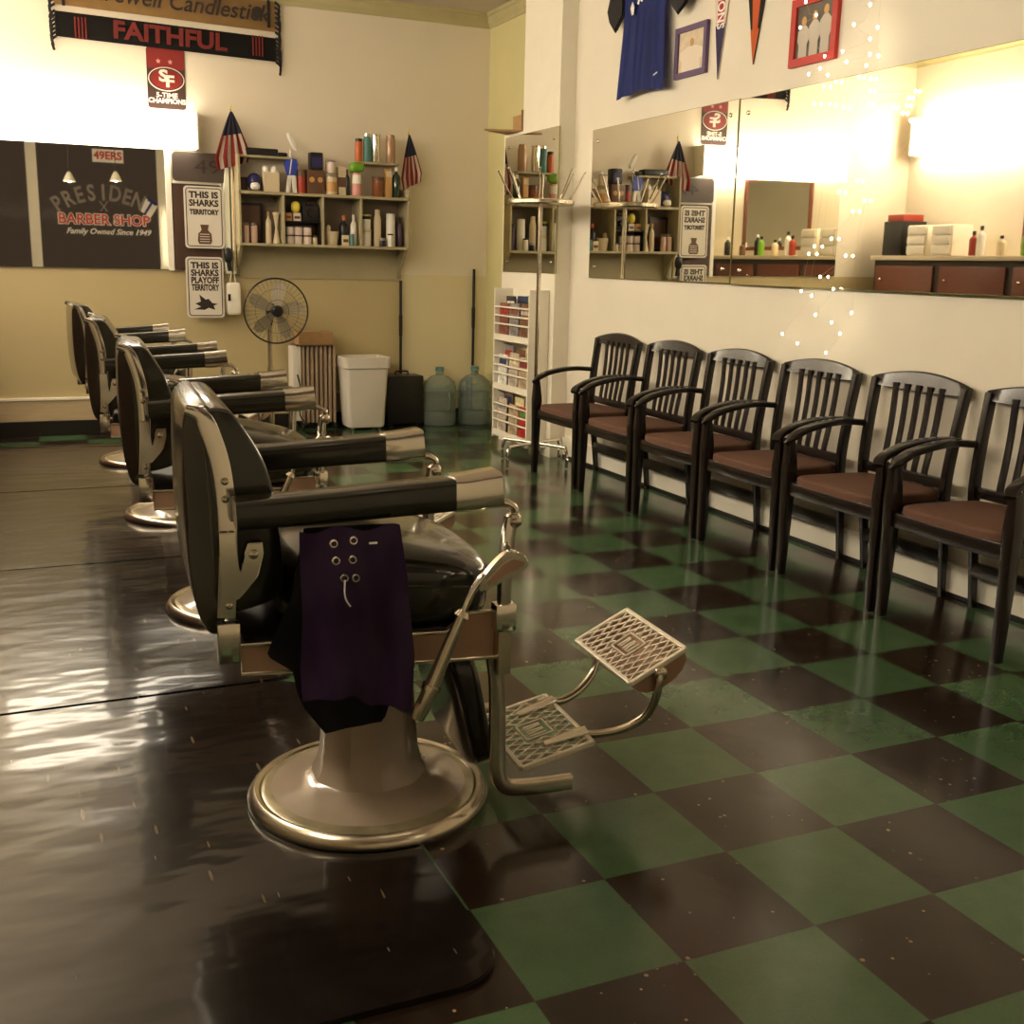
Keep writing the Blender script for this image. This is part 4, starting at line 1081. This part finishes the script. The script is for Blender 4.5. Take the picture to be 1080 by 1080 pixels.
bm = BM(); lathe(bm, [(0, 0), (.04, 0), (.04, .004), (0, .004)], 20, (.60, -.016, .10), cap=False, axis=RX(PI/2)); finish('round_badge', bm, M_signblack, t)
for x in (-.68, .68):
    bm = BM(); box2(bm, (x-.01, -.018, .01), (x+.01, -.010, .19)); finish('knit_stripe', bm, M_scarfk, t, smooth=0)
t = scarf('supporter_scarf', 'black scarf with red FAITHFUL lettering under the tan scarf', 2.66, 2.82, M_scarfk, .0, -.022)
text('lettering', 'FAITHFUL', .155, M_scarfr, t, (.0, -.019, .080), (PI/2, .022, 0), off=.005, sx=1.12)
for x0 in (-.62, .56):
    bm = BM()
    for q in range(4): box2(bm, (x0+q*.022, -.0175, .012), (x0+q*.022+.010, -.010, .148))
    finish('knit_stripe', bm, M_scarfr, t, smooth=0)
t = root('team_sign', 'red and black sign with an oval letter emblem above the fixture', 'sign', (.062, YB, 2.27))
M_sred = mat('sign_red', (.22, .02, .017), .45)
panel('sign_plate', -.128, .128, 0, .40, mat('sign_dark', (.05, .025, .02), .45), t, .006, 0, .02)
panel('red_band', -.126, .126, .262, .396, M_sred, t, .0015, -.006, .018)
def disc(name, rx, rz, x, z, m, y):
    bm = BM(); prism(bm, [(x+rx*math.cos(2*PI*k/40), z+rz*math.sin(2*PI*k/40)) for k in range(40)], 'xz', y-.0012, y); return finish(name, bm, m, t, smooth=0)
disc('emblem_rim', .122, .080, 0, .195, M_sign, -.0078); disc('emblem_ring', .115, .073, 0, .195, M_signblack, -.009); disc('emblem_oval', .108, .067, 0, .195, M_sred, -.0102)
text('lettering', 'S', .105, M_sign, t, (-.02, -.012, .213), BACK, off=.004, sx=1.25); text('lettering', 'F', .105, M_sign, t, (.022, -.0128, .178), BACK, off=.004, sx=1.25)
text('lettering', '5-TIME', .045, M_sign, t, (0, -.007, .088), BACK, off=.0012, sx=1.1); text('lettering', 'CHAMPIONS', .045, M_sign, t, (0, -.007, .050), BACK, off=.0012, sx=.98)
for x in (-.05, .03):
    bm = BM(); prism(bm, [(x+.018*math.cos(2*PI*k/10+PI/2)*(1 if k % 2 == 0 else .5), .31+.018*math.sin(2*PI*k/10+PI/2)*(1 if k % 2 == 0 else .5)) for k in range(10)], 'xz', -.009, -.0075); finish('star_mark', bm, C['pink'], t, smooth=0)

# ================================================================== BACK OF THE ROOM: FAN, HEATER, BIN, JUGS
t = root('pedestal_fan', 'black wire pedestal fan in front of the back wall', 'fan', (.66, 5.38, 0))
bm = BM(); lathe(bm, [(0, 0), (.17, 0), (.17, .012), (.05, .03), (.022, .06), (0, .06)], 28, cap=False); finish('base', bm, M_black, t)
bm = BM(); lathe(bm, [(.022, .03), (.022, .50), (.017, .50), (.017, .80), (0, .80)], 14, cap=False); finish('pole', bm, M_nickel, t)
FR = Vector((.035, -.05, .90))
bm = BM(); softbox(bm, FR+Vector((0, .07, 0)), (.10, .15, .10), 3, 6); finish('motor', bm, M_black, t)
bm = BM(); sweep(bm, [(0, .01, .76), (.02, .02, .86)], rrect(.03, .03, .006), up=(0, 1, 0)); finish('tilt_joint', bm, M_black, t)
bm = BM()
def ringp(r, y): return [FR+Vector((r*math.cos(2*PI*k/48), y, r*math.sin(2*PI*k/48))) for k in range(48)]
sweep(bm, ringp(.228, -.03), circ(.006, 8), up=(0, 1, 0), closed=True)
sweep(bm, ringp(.08, -.075), circ(.0016, 5), up=(0, 1, 0), closed=True)
sweep(bm, ringp(.155, -.06), circ(.0012, 5), up=(0, 1, 0), closed=True)
for k in range(40):
    a = 2*PI*k/40; d = Vector((math.cos(a), 0, math.sin(a)))
    sweep(bm, [FR+d*.03+Vector((0, -.08, 0)), FR+d*.12+Vector((0, -.072, 0)), FR+d*.226+Vector((0, -.035, 0))], circ(.0006, 4), up=(0, 1, 0))
    sweep(bm, [FR+d*.05+Vector((0, .03, 0)), FR+d*.226+Vector((0, -.028, 0))], circ(.0006, 4), up=(0, 1, 0))
finish('grille', bm, M_darkmetal, t)
M_blade = mat('smoked_blade', (.32, .27, .18), .35)
for k in range(5):
    a = 2*PI*k/5+.25; R_ = Matrix.Rotation(a, 3, 'Y')
    bm = BM(); out = [(.035, -.022), (.09, -.05), (.16, -.058), (.20, -.035), (.205, .01), (.17, .035), (.10, .030), (.035, .022)]
    v0 = []; v1 = []
    for r_, w_ in out:
        p = Vector((w_, -w_*.35-.02, r_)); v0.append(bm.verts.new(R_ @ p)); v1.append(bm.verts.new(R_ @ (p+Vector((0, .003, 0)))))
    bm.faces.new(v0); bm.faces.new(v1)
    for q in range(len(out)): bm.faces.new((v0[q], v0[(q+1) % 8], v1[(q+1) % 8], v1[q]))
    finish('blade', bm, M_blade, t, loc=FR, smooth=0)
bm = BM(); lathe(bm, [(0, -.01), (.040, -.01), (.040, .03), (.03, .04), (0, .04)], 20, cap=False, axis=RX(PI/2)); finish('hub', bm, M_black, t, loc=FR+Vector((0, -.045, 0)))

t = root('oil_heater', 'ribbed tan oil heater standing against the back wall', 'heater', (1.03, 5.62, 0))
M_rib = mat('tan_radiator', (.40, .29, .19), .35, .1)
for k in range(8):
    bm = BM(); box(bm, (-.085+.034*k, 0, .34), (.022, .14, .58), .009); finish('fin', bm, M_rib, t)
bm = BM(); tube(bm, [(-.10, 0, .58), (.16, 0, .58)], .014, 8, 1); tube(bm, [(-.10, 0, .10), (.16, 0, .10)], .014, 8, 1); finish('cross_pipe', bm, M_rib, t)
bm = BM(); box(bm, (-.135, 0, .35), (.065, .15, .56), .008); finish('control_panel', bm, M_sign, t)
for x in (-.10, .15):
    bm = BM(); box2(bm, (x-.015, -.10, .025), (x+.015, .10, .05), .004)
    for y in (-.085, .085): lathe(bm, [(0, -.008), (.02, -.008), (.02, .008), (0, .008)], 14, (x, y, .022), cap=False, axis=RY(PI/2))
    finish('caster_foot', bm, M_black, t)
bm = BM(); tube(bm, [(-.135, -.08, .42), (-.12, -.12, .30), (-.13, -.13, .12), (-.06, -.14, .04)], .006, 6); finish('power_cord', bm, M_black, t)
t = root('flat_carton', 'low brown cardboard carton lying on top of the oil heater', 'box', (1.03, 5.62, .632))
bm = BM(); box2(bm, (-.14, -.09, 0), (.14, .09, .010), .002); finish('tray', bm, C['brown'], t, smooth=0)
bm = BM(); box2(bm, (-.12, -.08, .010), (.14, .08, .105), .003); finish('carton_body', bm, M_cardboard, t, smooth=0)

t = root('waste_bin', 'tall white plastic waste bin on little casters', 'waste bin', (1.39, 5.50, 0))
bm = BM(); rings = []
for z, w, d in ((.025, .135, .11), (.04, .142, .115), (.47, .165, .135), (.475, .178, .148), (.555, .180, .150), (.555, .170, .140), (.30, .155, .125)):
    rings.append([bm.verts.new((a, b, z)) for a, b in rrect(w*2, d*2, .03, 4)])
for a, b in zip(rings, rings[1:]):
    n = len(a)
    for q in range(n): bm.faces.new((a[q], a[(q+1) % n], b[(q+1) % n], b[q]))
bm.faces.new(rings[0]); bm.faces.new(rings[-1]); finish('bin_body', bm, M_sign, t)
for x in (-.105, .105):
    for y in (-.08, .08):
        bm = BM(); lathe(bm, [(0, -.006), (.013, -.006), (.013, .006), (0, .006)], 12, (x, y, .013), cap=False, axis=RX(PI/2)); finish('caster', bm, M_chrome, t)
t = root('black_case', 'large black case standing between the white bin and the water jugs', 'case', (1.735, 5.60, 0))
bm = BM(); box2(bm, (-.15, -.10, .02), (.15, .10, .40), .015); finish('case_body', bm, M_black, t)
bm = BM(); tube(bm, [(-.05, 0, .395), (-.045, 0, .425), (.045, 0, .425), (.05, 0, .395)], .007, 8, 4); finish('handle', bm, M_black, t)
for x in (-.11, .11):
    bm = BM(); box2(bm, (x-.02, -.08, 0), (x+.02, .08, .022), .004); finish('foot', bm, M_darkmetal, t)
M_jug = mat('blue_green_jug', (.46, .54, .47), .08, trans=.75, ior=1.25)
M_jug2 = mat('jug_cap_teal', (.10, .20, .20), .3)
def jug(x, label):
    t = root('water_jug', label, 'water jug', (x, 5.555, 0), group='large water jugs in the back corner')
    bm = BM(); R = .132
    lathe(bm, [(0, .004), (R*.93, .004), (R, .02), (R, .10), (R*.965, .11), (R*.965, .12), (R, .13), (R, .21), (R*.965, .22), (R*.965, .23), (R, .24), (R, .30), (R*.9, .345), (R*.55, .385), (R*.24, .40), (R*.22, .43), (0, .43)], 36, cap=False); finish('jug_body', bm, M_jug, t)
    bm = BM(); lathe(bm, [(0, .428), (.035, .428), (.035, .455), (.028, .462), (0, .462)], 18, cap=False); finish('cap', bm, M_jug2, t)
    bm = BM(); tube(bm, [(.03, -.125, .12), (.03, -.150, .14), (.03, -.150, .24), (.03, -.125, .26)], .009, 8, 4); finish('handle', bm, M_jug, t)
jug(2.035, 'clear water jug in the corner, the one beside the black case'); jug(2.335, 'clear water jug in the corner, the one nearest the pilaster')
def broom(x, y, zt, label, head=True, z0=.0, lean=0.03):
    t = root('broom', label, 'broom', (x, y, 0), group='black long-handled brooms')
    bm = BM(); tube(bm, [(0, 0, .10), (0, lean, zt)], .011, 10, 1); finish('handle', bm, M_black, t)
    bm = BM(); lathe(bm, [(.014, zt*.62), (.015, zt*.62+.16)], 12, (0, lean*.7, 0)); finish('grip', bm, M_darkmetal, t)
    bm = BM(); box2(bm, (-.012 if False else -.016, -.012, .06), (.016, .012, .12), .004); box2(bm, (-.09, -.015, .04), (.09, .015, .07), .005); finish('head', bm, M_black, t)
    bm = BM(); box2(bm, (-.088, -.013, 0), (.088, .013, .042), .003); finish('bristles', bm, M_darkmetal, t)
broom(1.765, 5.715, 1.12, 'black broom handle rising behind the black case', lean=.0)
broom(2.385, 5.725, 1.22, 'black broom handle in the corner behind the water jugs', lean=.0)

# ================================================================== RIGHT WALL DECORATION
M_jersey = mat('blue_jersey', (.022, .040, .24), .6, bump=.15, bscale=150, var=.12, vscale=4)
t = root('blue_jersey', 'blue sports jersey with black sleeves hanging above the mirror', 'jersey', (XR-.045, 2.97, 2.2))
def jer(u, v):      # u: 0 far side .. 1 near side, v: 0 top .. 1 bottom
    hw = piecewise([(0, .23), (.25, .235), (.5, .215), (.8, .24), (1, .262)], v)
    return (hw*(1-2*u), lerp(.80, .0+.02*math.sin(u*PI), v))
bm = BM(); g = []
for j in range(31):
    row = []
    for i in range(33):
        u, v = i/32, j/30; y, z = jer(u, v)
        row.append(bm.verts.new((-.008-.014*v*math.sin(u*13+v)-.007*math.sin(u*29+v*3)*(.3+v)-.02*math.sin(PI*u), y, z)))
    g.append(row)
for j in range(30):
    for i in range(32): bm.faces.new((g[j][i], g[j][i+1], g[j+1][i+1], g[j+1][i]))
bmesh.ops.solidify(bm, geom=bm.faces[:], thickness=.004)
finish('jersey_body', bm, M_jersey, t, smooth=60)
for s in (1, -1):
    ends = [(.21, .80), (.30, .74), (.405, .50), (.375, .435), (.31, .375), (.215, .45)] if s > 0 else [(.21, .80), (.30, .74), (.47, .43), (.43, .41), (.36, .355), (.225, .47)]
    bm = BM(); prism(bm, [(s*a, b) for a, b in ends], 'yz', -.030, -.006, bev=.008); finish('sleeve', bm, M_capeblack, t)
bm = BM()
for k in range(6): sweep(bm, [(-.037, .03-.035*k, .475+.008*k), (-.037, .018-.035*k, .505+.008*k)], rrect(.020, .003, .001), up=(1, 0, 0))
finish('chest_mark', bm, M_lwhite, t)
bm = BM(); prism(bm, [(.10, .43), (.115, .47), (.095, .50), (.075, .47), (.08, .43)], 'yz', -.036, -.033); finish('chest_logo', bm, M_lwhite, t, smooth=0)
bm = BM(); prism(bm, [(-.16, .085), (-.20, .095), (-.20, .088), (-.16, .078)], 'yz', -.034, -.031); finish('hem_logo', bm, M_lwhite, t, smooth=0)

def wframe(name, label, cat, y0, y1, z0, z1, m, mp_, fw=.035, deco=None, group=None):
    t = root(name, label, cat, (XR, (y0+y1)/2, z0), group=group); h = (y1-y0)/2; H = z1-z0
    for (a, b) in (((-h, 0), (h, fw)), ((-h, H-fw), (h, H)), ((-h, fw), (-h+fw, H-fw)), ((h-fw, fw), (h, H-fw))):
        bm = BM(); box2(bm, (-.022, a[0], a[1]), (0, b[0], b[1]), .002); finish('frame_bar', bm, m, t, smooth=0)
    bm = BM(); box2(bm, (-.010, -h+fw, fw), (-.004, h-fw, H-fw)); finish('print', bm, mp_, t, smooth=0)
    if deco: deco(t, h-fw, fw, H-fw)
    return t
M_purple = mat('purple_frame', (.12, .07, .16), .4); M_print = mat('pale_print', (.66, .54, .38), .6, var=.15, vscale=18)
def figs(n, mm, mh):
    def f(t, hw, z0, z1):
        H = z1-z0
        for k in range(n):
            y = hw*.9*(1-2*(k+.5)/n); w = hw*1.9/n*.5; zt = z0+H*(.62+.06*k)
            bm = BM(); prism(bm, [(y-w*.75, z0), (y+w*.75, z0), (y+w*.7, z0+(zt-z0)*.4), (y+w*1.0, z0+(zt-z0)*.55), (y+w*.95, zt-.022), (y+w*.35, zt), (y-w*.35, zt), (y-w*.95, zt-.022), (y-w*1.0, z0+(zt-z0)*.55), (y-w*.7, z0+(zt-z0)*.4)], 'yz', -.0115, -.010); finish('printed_player', bm, mm, t, smooth=0)
            bm = BM(); prism(bm, [(y+.017*math.cos(2*PI*q/12), zt+.018+.021*math.sin(2*PI*q/12)) for q in range(12)], 'yz', -.0115, -.010); finish('printed_head', bm, mh, t, smooth=0)
    return f
wframe('framed_photo', 'purple framed pale photo on the right wall beside the jersey', 'picture', 2.395, 2.695, 2.245, 2.50, M_purple, M_print, .028, figs(1, mat('print_cream', (.78, .68, .55), .6), C['tan']))
wframe('framed_photo', 'red framed photo of three players in white on the right wall', 'picture', 1.385, 1.705, 2.165, 2.455, M_sred if False else mat('red_frame', (.50, .03, .02), .4), mat('print_dark', (.10, .08, .06), .5, var=.3, vscale=15), .035, figs(3, mat('print_grey', (.52, .46, .38), .6), C['tan']))
wframe('framed_photo', 'red framed picture high on the wall, cut off by the top of the photo', 'picture', 1.58, 1.81, 2.485, 2.76, MATS['red_frame'], MATS['print_dark'], .035)
M_penred = mat('pennant_red', (.42, .03, .03), .75); M_penorange = mat('pennant_orange', (.55, .10, .02), .75); M_pennavy = mat('pennant_navy', (.03, .025, .08), .75)
def pennant(label, yc, zt, zb, hw, mats, split, group='long felt pennants on the right wall'):
    t = root('pennant', label, 'pennant', (XR-.004, yc, zb), group=group); H = zt-zb
    bm = BM(); prism(bm, [(-hw, H), (hw, H), (0, 0)], 'yz', -.004, 0); finish('felt', bm, mats[0], t, smooth=0)
    f = split
    bm = BM(); prism(bm, [(-hw*f, H*f), (hw*f, H*f), (0, 0)], 'yz', -.0055, -.004); finish('felt_tip', bm, mats[1], t, smooth=0)
    bm = BM(); prism(bm, [(-hw*.45, H), (hw*.45, H), (hw*f*.55, H*f), (-hw*f*.55, H*f)], 'yz', -.0052, -.004); finish('centre_stripe', bm, mats[2], t, smooth=0)
    return t
t = pennant('red white and navy pennant pointing down, beside the purple frame', 2.293, 3.00, 2.197, .13, (M_fwhite, M_pennavy, M_penred), .32)
text('lettering', 'CHAMPIONS', .085, M_lwhite, t, (-.006, .0, .42), (PI/2, PI/2, -PI/2), ext=.0006, off=.002, sx=.75)
for s in (-1, 1):
    bm = BM(); prism(bm, [(s*.12, .803), (s*.095, .803), (s*.048, .40), (s*.058, .40)], 'yz', -.0055, -.004); finish('side_stripe', bm, M_penred, t, smooth=0)
t = pennant('orange and black pennant pointing down, nearer the camera', 1.997, 2.95, 2.226, .16, (M_scarfk, M_penorange, M_penorange), .22)
bm = BM(); box2(bm, (-.016, -.10, 0), (-.0125, .10, .03)); o = finish('red_tape', bm, MATS['red_frame'], smooth=0, loc=(XR, .54, 2.045)); tag(o, 'strip of red tape on the top edge of the long mirror', 'tape')

# fairy lights added on the wall, copying bright specks reflected in glass
M_bulb = emis('lit_glint_bulb', (1.0, .88, .6), 9.0)
def glint(label, base, strands, nb, rng, axis='y'):
    random.seed(rng)
    t = root('glint_lights', label, 'fairy lights', base); wires = BM(); pts = []
    for pl in strands:
        cp = curve(pl, 8); sweep(wires, cp, circ(.0008, 4), up=(1, 0, 0.01)); pts.append(cp)
    finish('wire', wires, mat('copper_wire', (.35, .22, .1), .4, .8), t)
    b0 = None
    for k in range(nb):
        cp = pts[k % len(pts)]; p = cp[int((k//len(pts))/(nb//len(pts)+1)*len(cp)+random.random()*2) % len(cp)]
        p = p+Vector((0 if axis == 'y' else 0, random.uniform(-.012, .012), random.uniform(-.012, .012)))+Vector((-.004, 0, 0))
        if b0 is None:
            bm = BM(); softbox(bm, (0, 0, 0), (.010, .012, .016), 2, 2); b0 = finish('bulb', bm, M_bulb, t); b0.location = p
        else:
            b = b0.copy(); COL.objects.link(b); b.location = p
DOTS = [[(0.254, 2.418), (0.175, 2.35), (0.28, 2.317), (0.096, 2.17), (0.121, 2.123), (0.196, 2.11), (0.067, 2.089), (0.086, 2.045), (0.141, 1.98), (0.038, 1.965), (0.064, 1.368), (0.099, 1.335), (0.132, 1.17), (0.056, 1.152), (0.246, 0.97), (0.13, 0.934)], [(-0.167, 2.329), (-0.078, 2.268), (-0.184, 2.195), (-0.02, 2.172), (-0.192, 2.135), (-0.05, 2.126), (-0.175, 2.093), (-0.135, 2.054), (0.007, 2.054), (-0.056, 1.943), (-0.178, 1.636), (-0.071, 1.595), (-0.171, 1.512), (-0.046, 1.4), (-0.148, 1.327), (0.009, 1.236), (-0.086, 1.185), (0.02, 1.069), (-0.092, 1.041), (-0.154, 0.996), (-0.072, 0.907)], [(-0.224, 2.232), (-0.244, 2.12), (-0.211, 2.037), (-0.212, 1.989), (-0.473, 1.957), (-0.213, 1.94), (-0.44, 1.936), (-0.359, 1.909), (-0.433, 1.908), (-0.416, 1.881), (-0.462, 1.848), (-0.503, 1.808), (-0.236, 1.552), (-0.215, 1.088)]]
t = root('glint_lights', 'warm fairy lights added over the right wall and mirror for specks reflected in glass', 'fairy lights', (XR-.058, 1.30, 0))
wires = BM(); b0 = None
for strand in DOTS:
    sweep(wires, curve([(.0, strand[0][0], 2.9)]+[(0, a, b) for a, b in strand], 3), circ(.0004, 4), up=(1, 0, .01))
    for a, b in strand:
        if b0 is None:
            bm = BM(); softbox(bm, (0, 0, 0), (.010, .011, .014), 2, 2); b0 = finish('bulb', bm, M_bulb, t); b0.location = (-.004, a, b)
        else:
            q = b0.copy(); COL.objects.link(q); q.location = (-.004, a, b)
finish('wire', wires, mat('clear_wire', (.6, .5, .35), .4), t)

# ================================================================== LEFT WALL STATION (seen in the right mirror)
t = root('station_cabinet', 'long back-bar cabinet with red-brown doors along the left wall', 'cabinet', (-1.82, 3.2, 0))
M_door = mat('red_brown_laminate', (.17, .055, .035), .35, var=.1, stretch=(1, 1, 6)); M_top = mat('cream_worktop', (.62, .52, .38), .3)
bm = BM(); box2(bm, (-.26, -2.4, 0), (.18, 2.4, 1.32), .004); finish('cabinet_body', bm, mat('dark_cabinet', (.05, .035, .025), .4), t, smooth=0)
bm = BM(); box2(bm, (-.26, -2.42, 1.32), (.22, 2.42, 1.36), .006); finish('worktop', bm, M_top, t)
for k in range(6):
    y = -2.0+.8*k
    bm = BM(); box2(bm, (.18, y-.36, .10), (.198, y+.36, 1.27), .004); d = finish('door', bm, M_door, t)
    bm = BM(); softbox(bm, (.208, y+.28, 1.15), (.025, .03, .03), 2.2, 4); finish('knob', bm, M_chrome, d)
wm = [(-.2, 'nearest the shop front'), (1.75, 'in the middle'), (3.7, 'nearest the back corner')]
for y, l in wm:
    t = root('station_mirror', 'framed barber station mirror on the left wall, %s' % l, 'mirror', (XL, y, 1.42), group='station mirrors on the left wall')
    bm = BM()
    for (a, b) in (((-.62, 0), (.62, .04)), ((-.62, .76), (.62, .80)), ((-.62, .04), (-.58, .76)), ((.58, .04), (.62, .76))): box2(bm, (0, a[0], a[1]), (.025, b[0], b[1]), .002)
    finish('frame', bm, M_door, t, smooth=0)
    bm = BM(); box2(bm, (0, -.58, .04), (.010, .58, .76)); finish('glass', bm, M_mirror, t, smooth=0)
for y, l in ((5.12, 'nearest the back corner'), (4.82, 'second from the back corner')):
    t = root('drawer_tower', 'white plastic three-drawer tower on the left cabinet, %s' % l, 'drawers', (-1.78, y, 1.361), group='white drawer towers on the cabinet')
    bm = BM(); box2(bm, (-.12, -.12, 0), (.10, .12, .26), .006); finish('tower_body', bm, M_white, t)
    for k in range(3):
        bm = BM(); box2(bm, (.10, -.108, .015+.082*k), (.118, .108, .085+.082*k), .004); finish('drawer', bm, M_sign, t)
stuff = [(4.5, .20, 'red'), (4.42, .24, 'white'), (4.2, .16, 'cream'), (3.95, .20, 'green'), (3.88, .22, 'black'), (3.6, .14, 'brown'), (3.3, .2, 'black'), (2.6, .2, 'white'), (2.2, .18, 'teal')]
for k, (y, h, c) in enumerate(stuff):
    bottle('tonic_bottle', '%s bottle on the left cabinet, number %s from the drawer towers' % (c, ['one', 'two', 'three', 'four', 'five', 'six', 'seven', 'eight', 'nine'][k]), 'bottle', -1.72, 1.361, .035, h, C[c], C['white' if c == 'black' else 'black'], y=y, group='bottles on the left cabinet')
t = root('storage_box', 'dark box with red things on top at the corner end of left cabinet', 'box', (-1.80, 5.42, 1.361))
bm = BM(); box2(bm, (-.14, -.12, 0), (.14, .12, .30), .01); finish('box_body', bm, M_black, t)
bm = BM(); box2(bm, (-.12, -.10, .30), (.12, .10, .36), .01); finish('red_cloth', bm, C['red'], t)
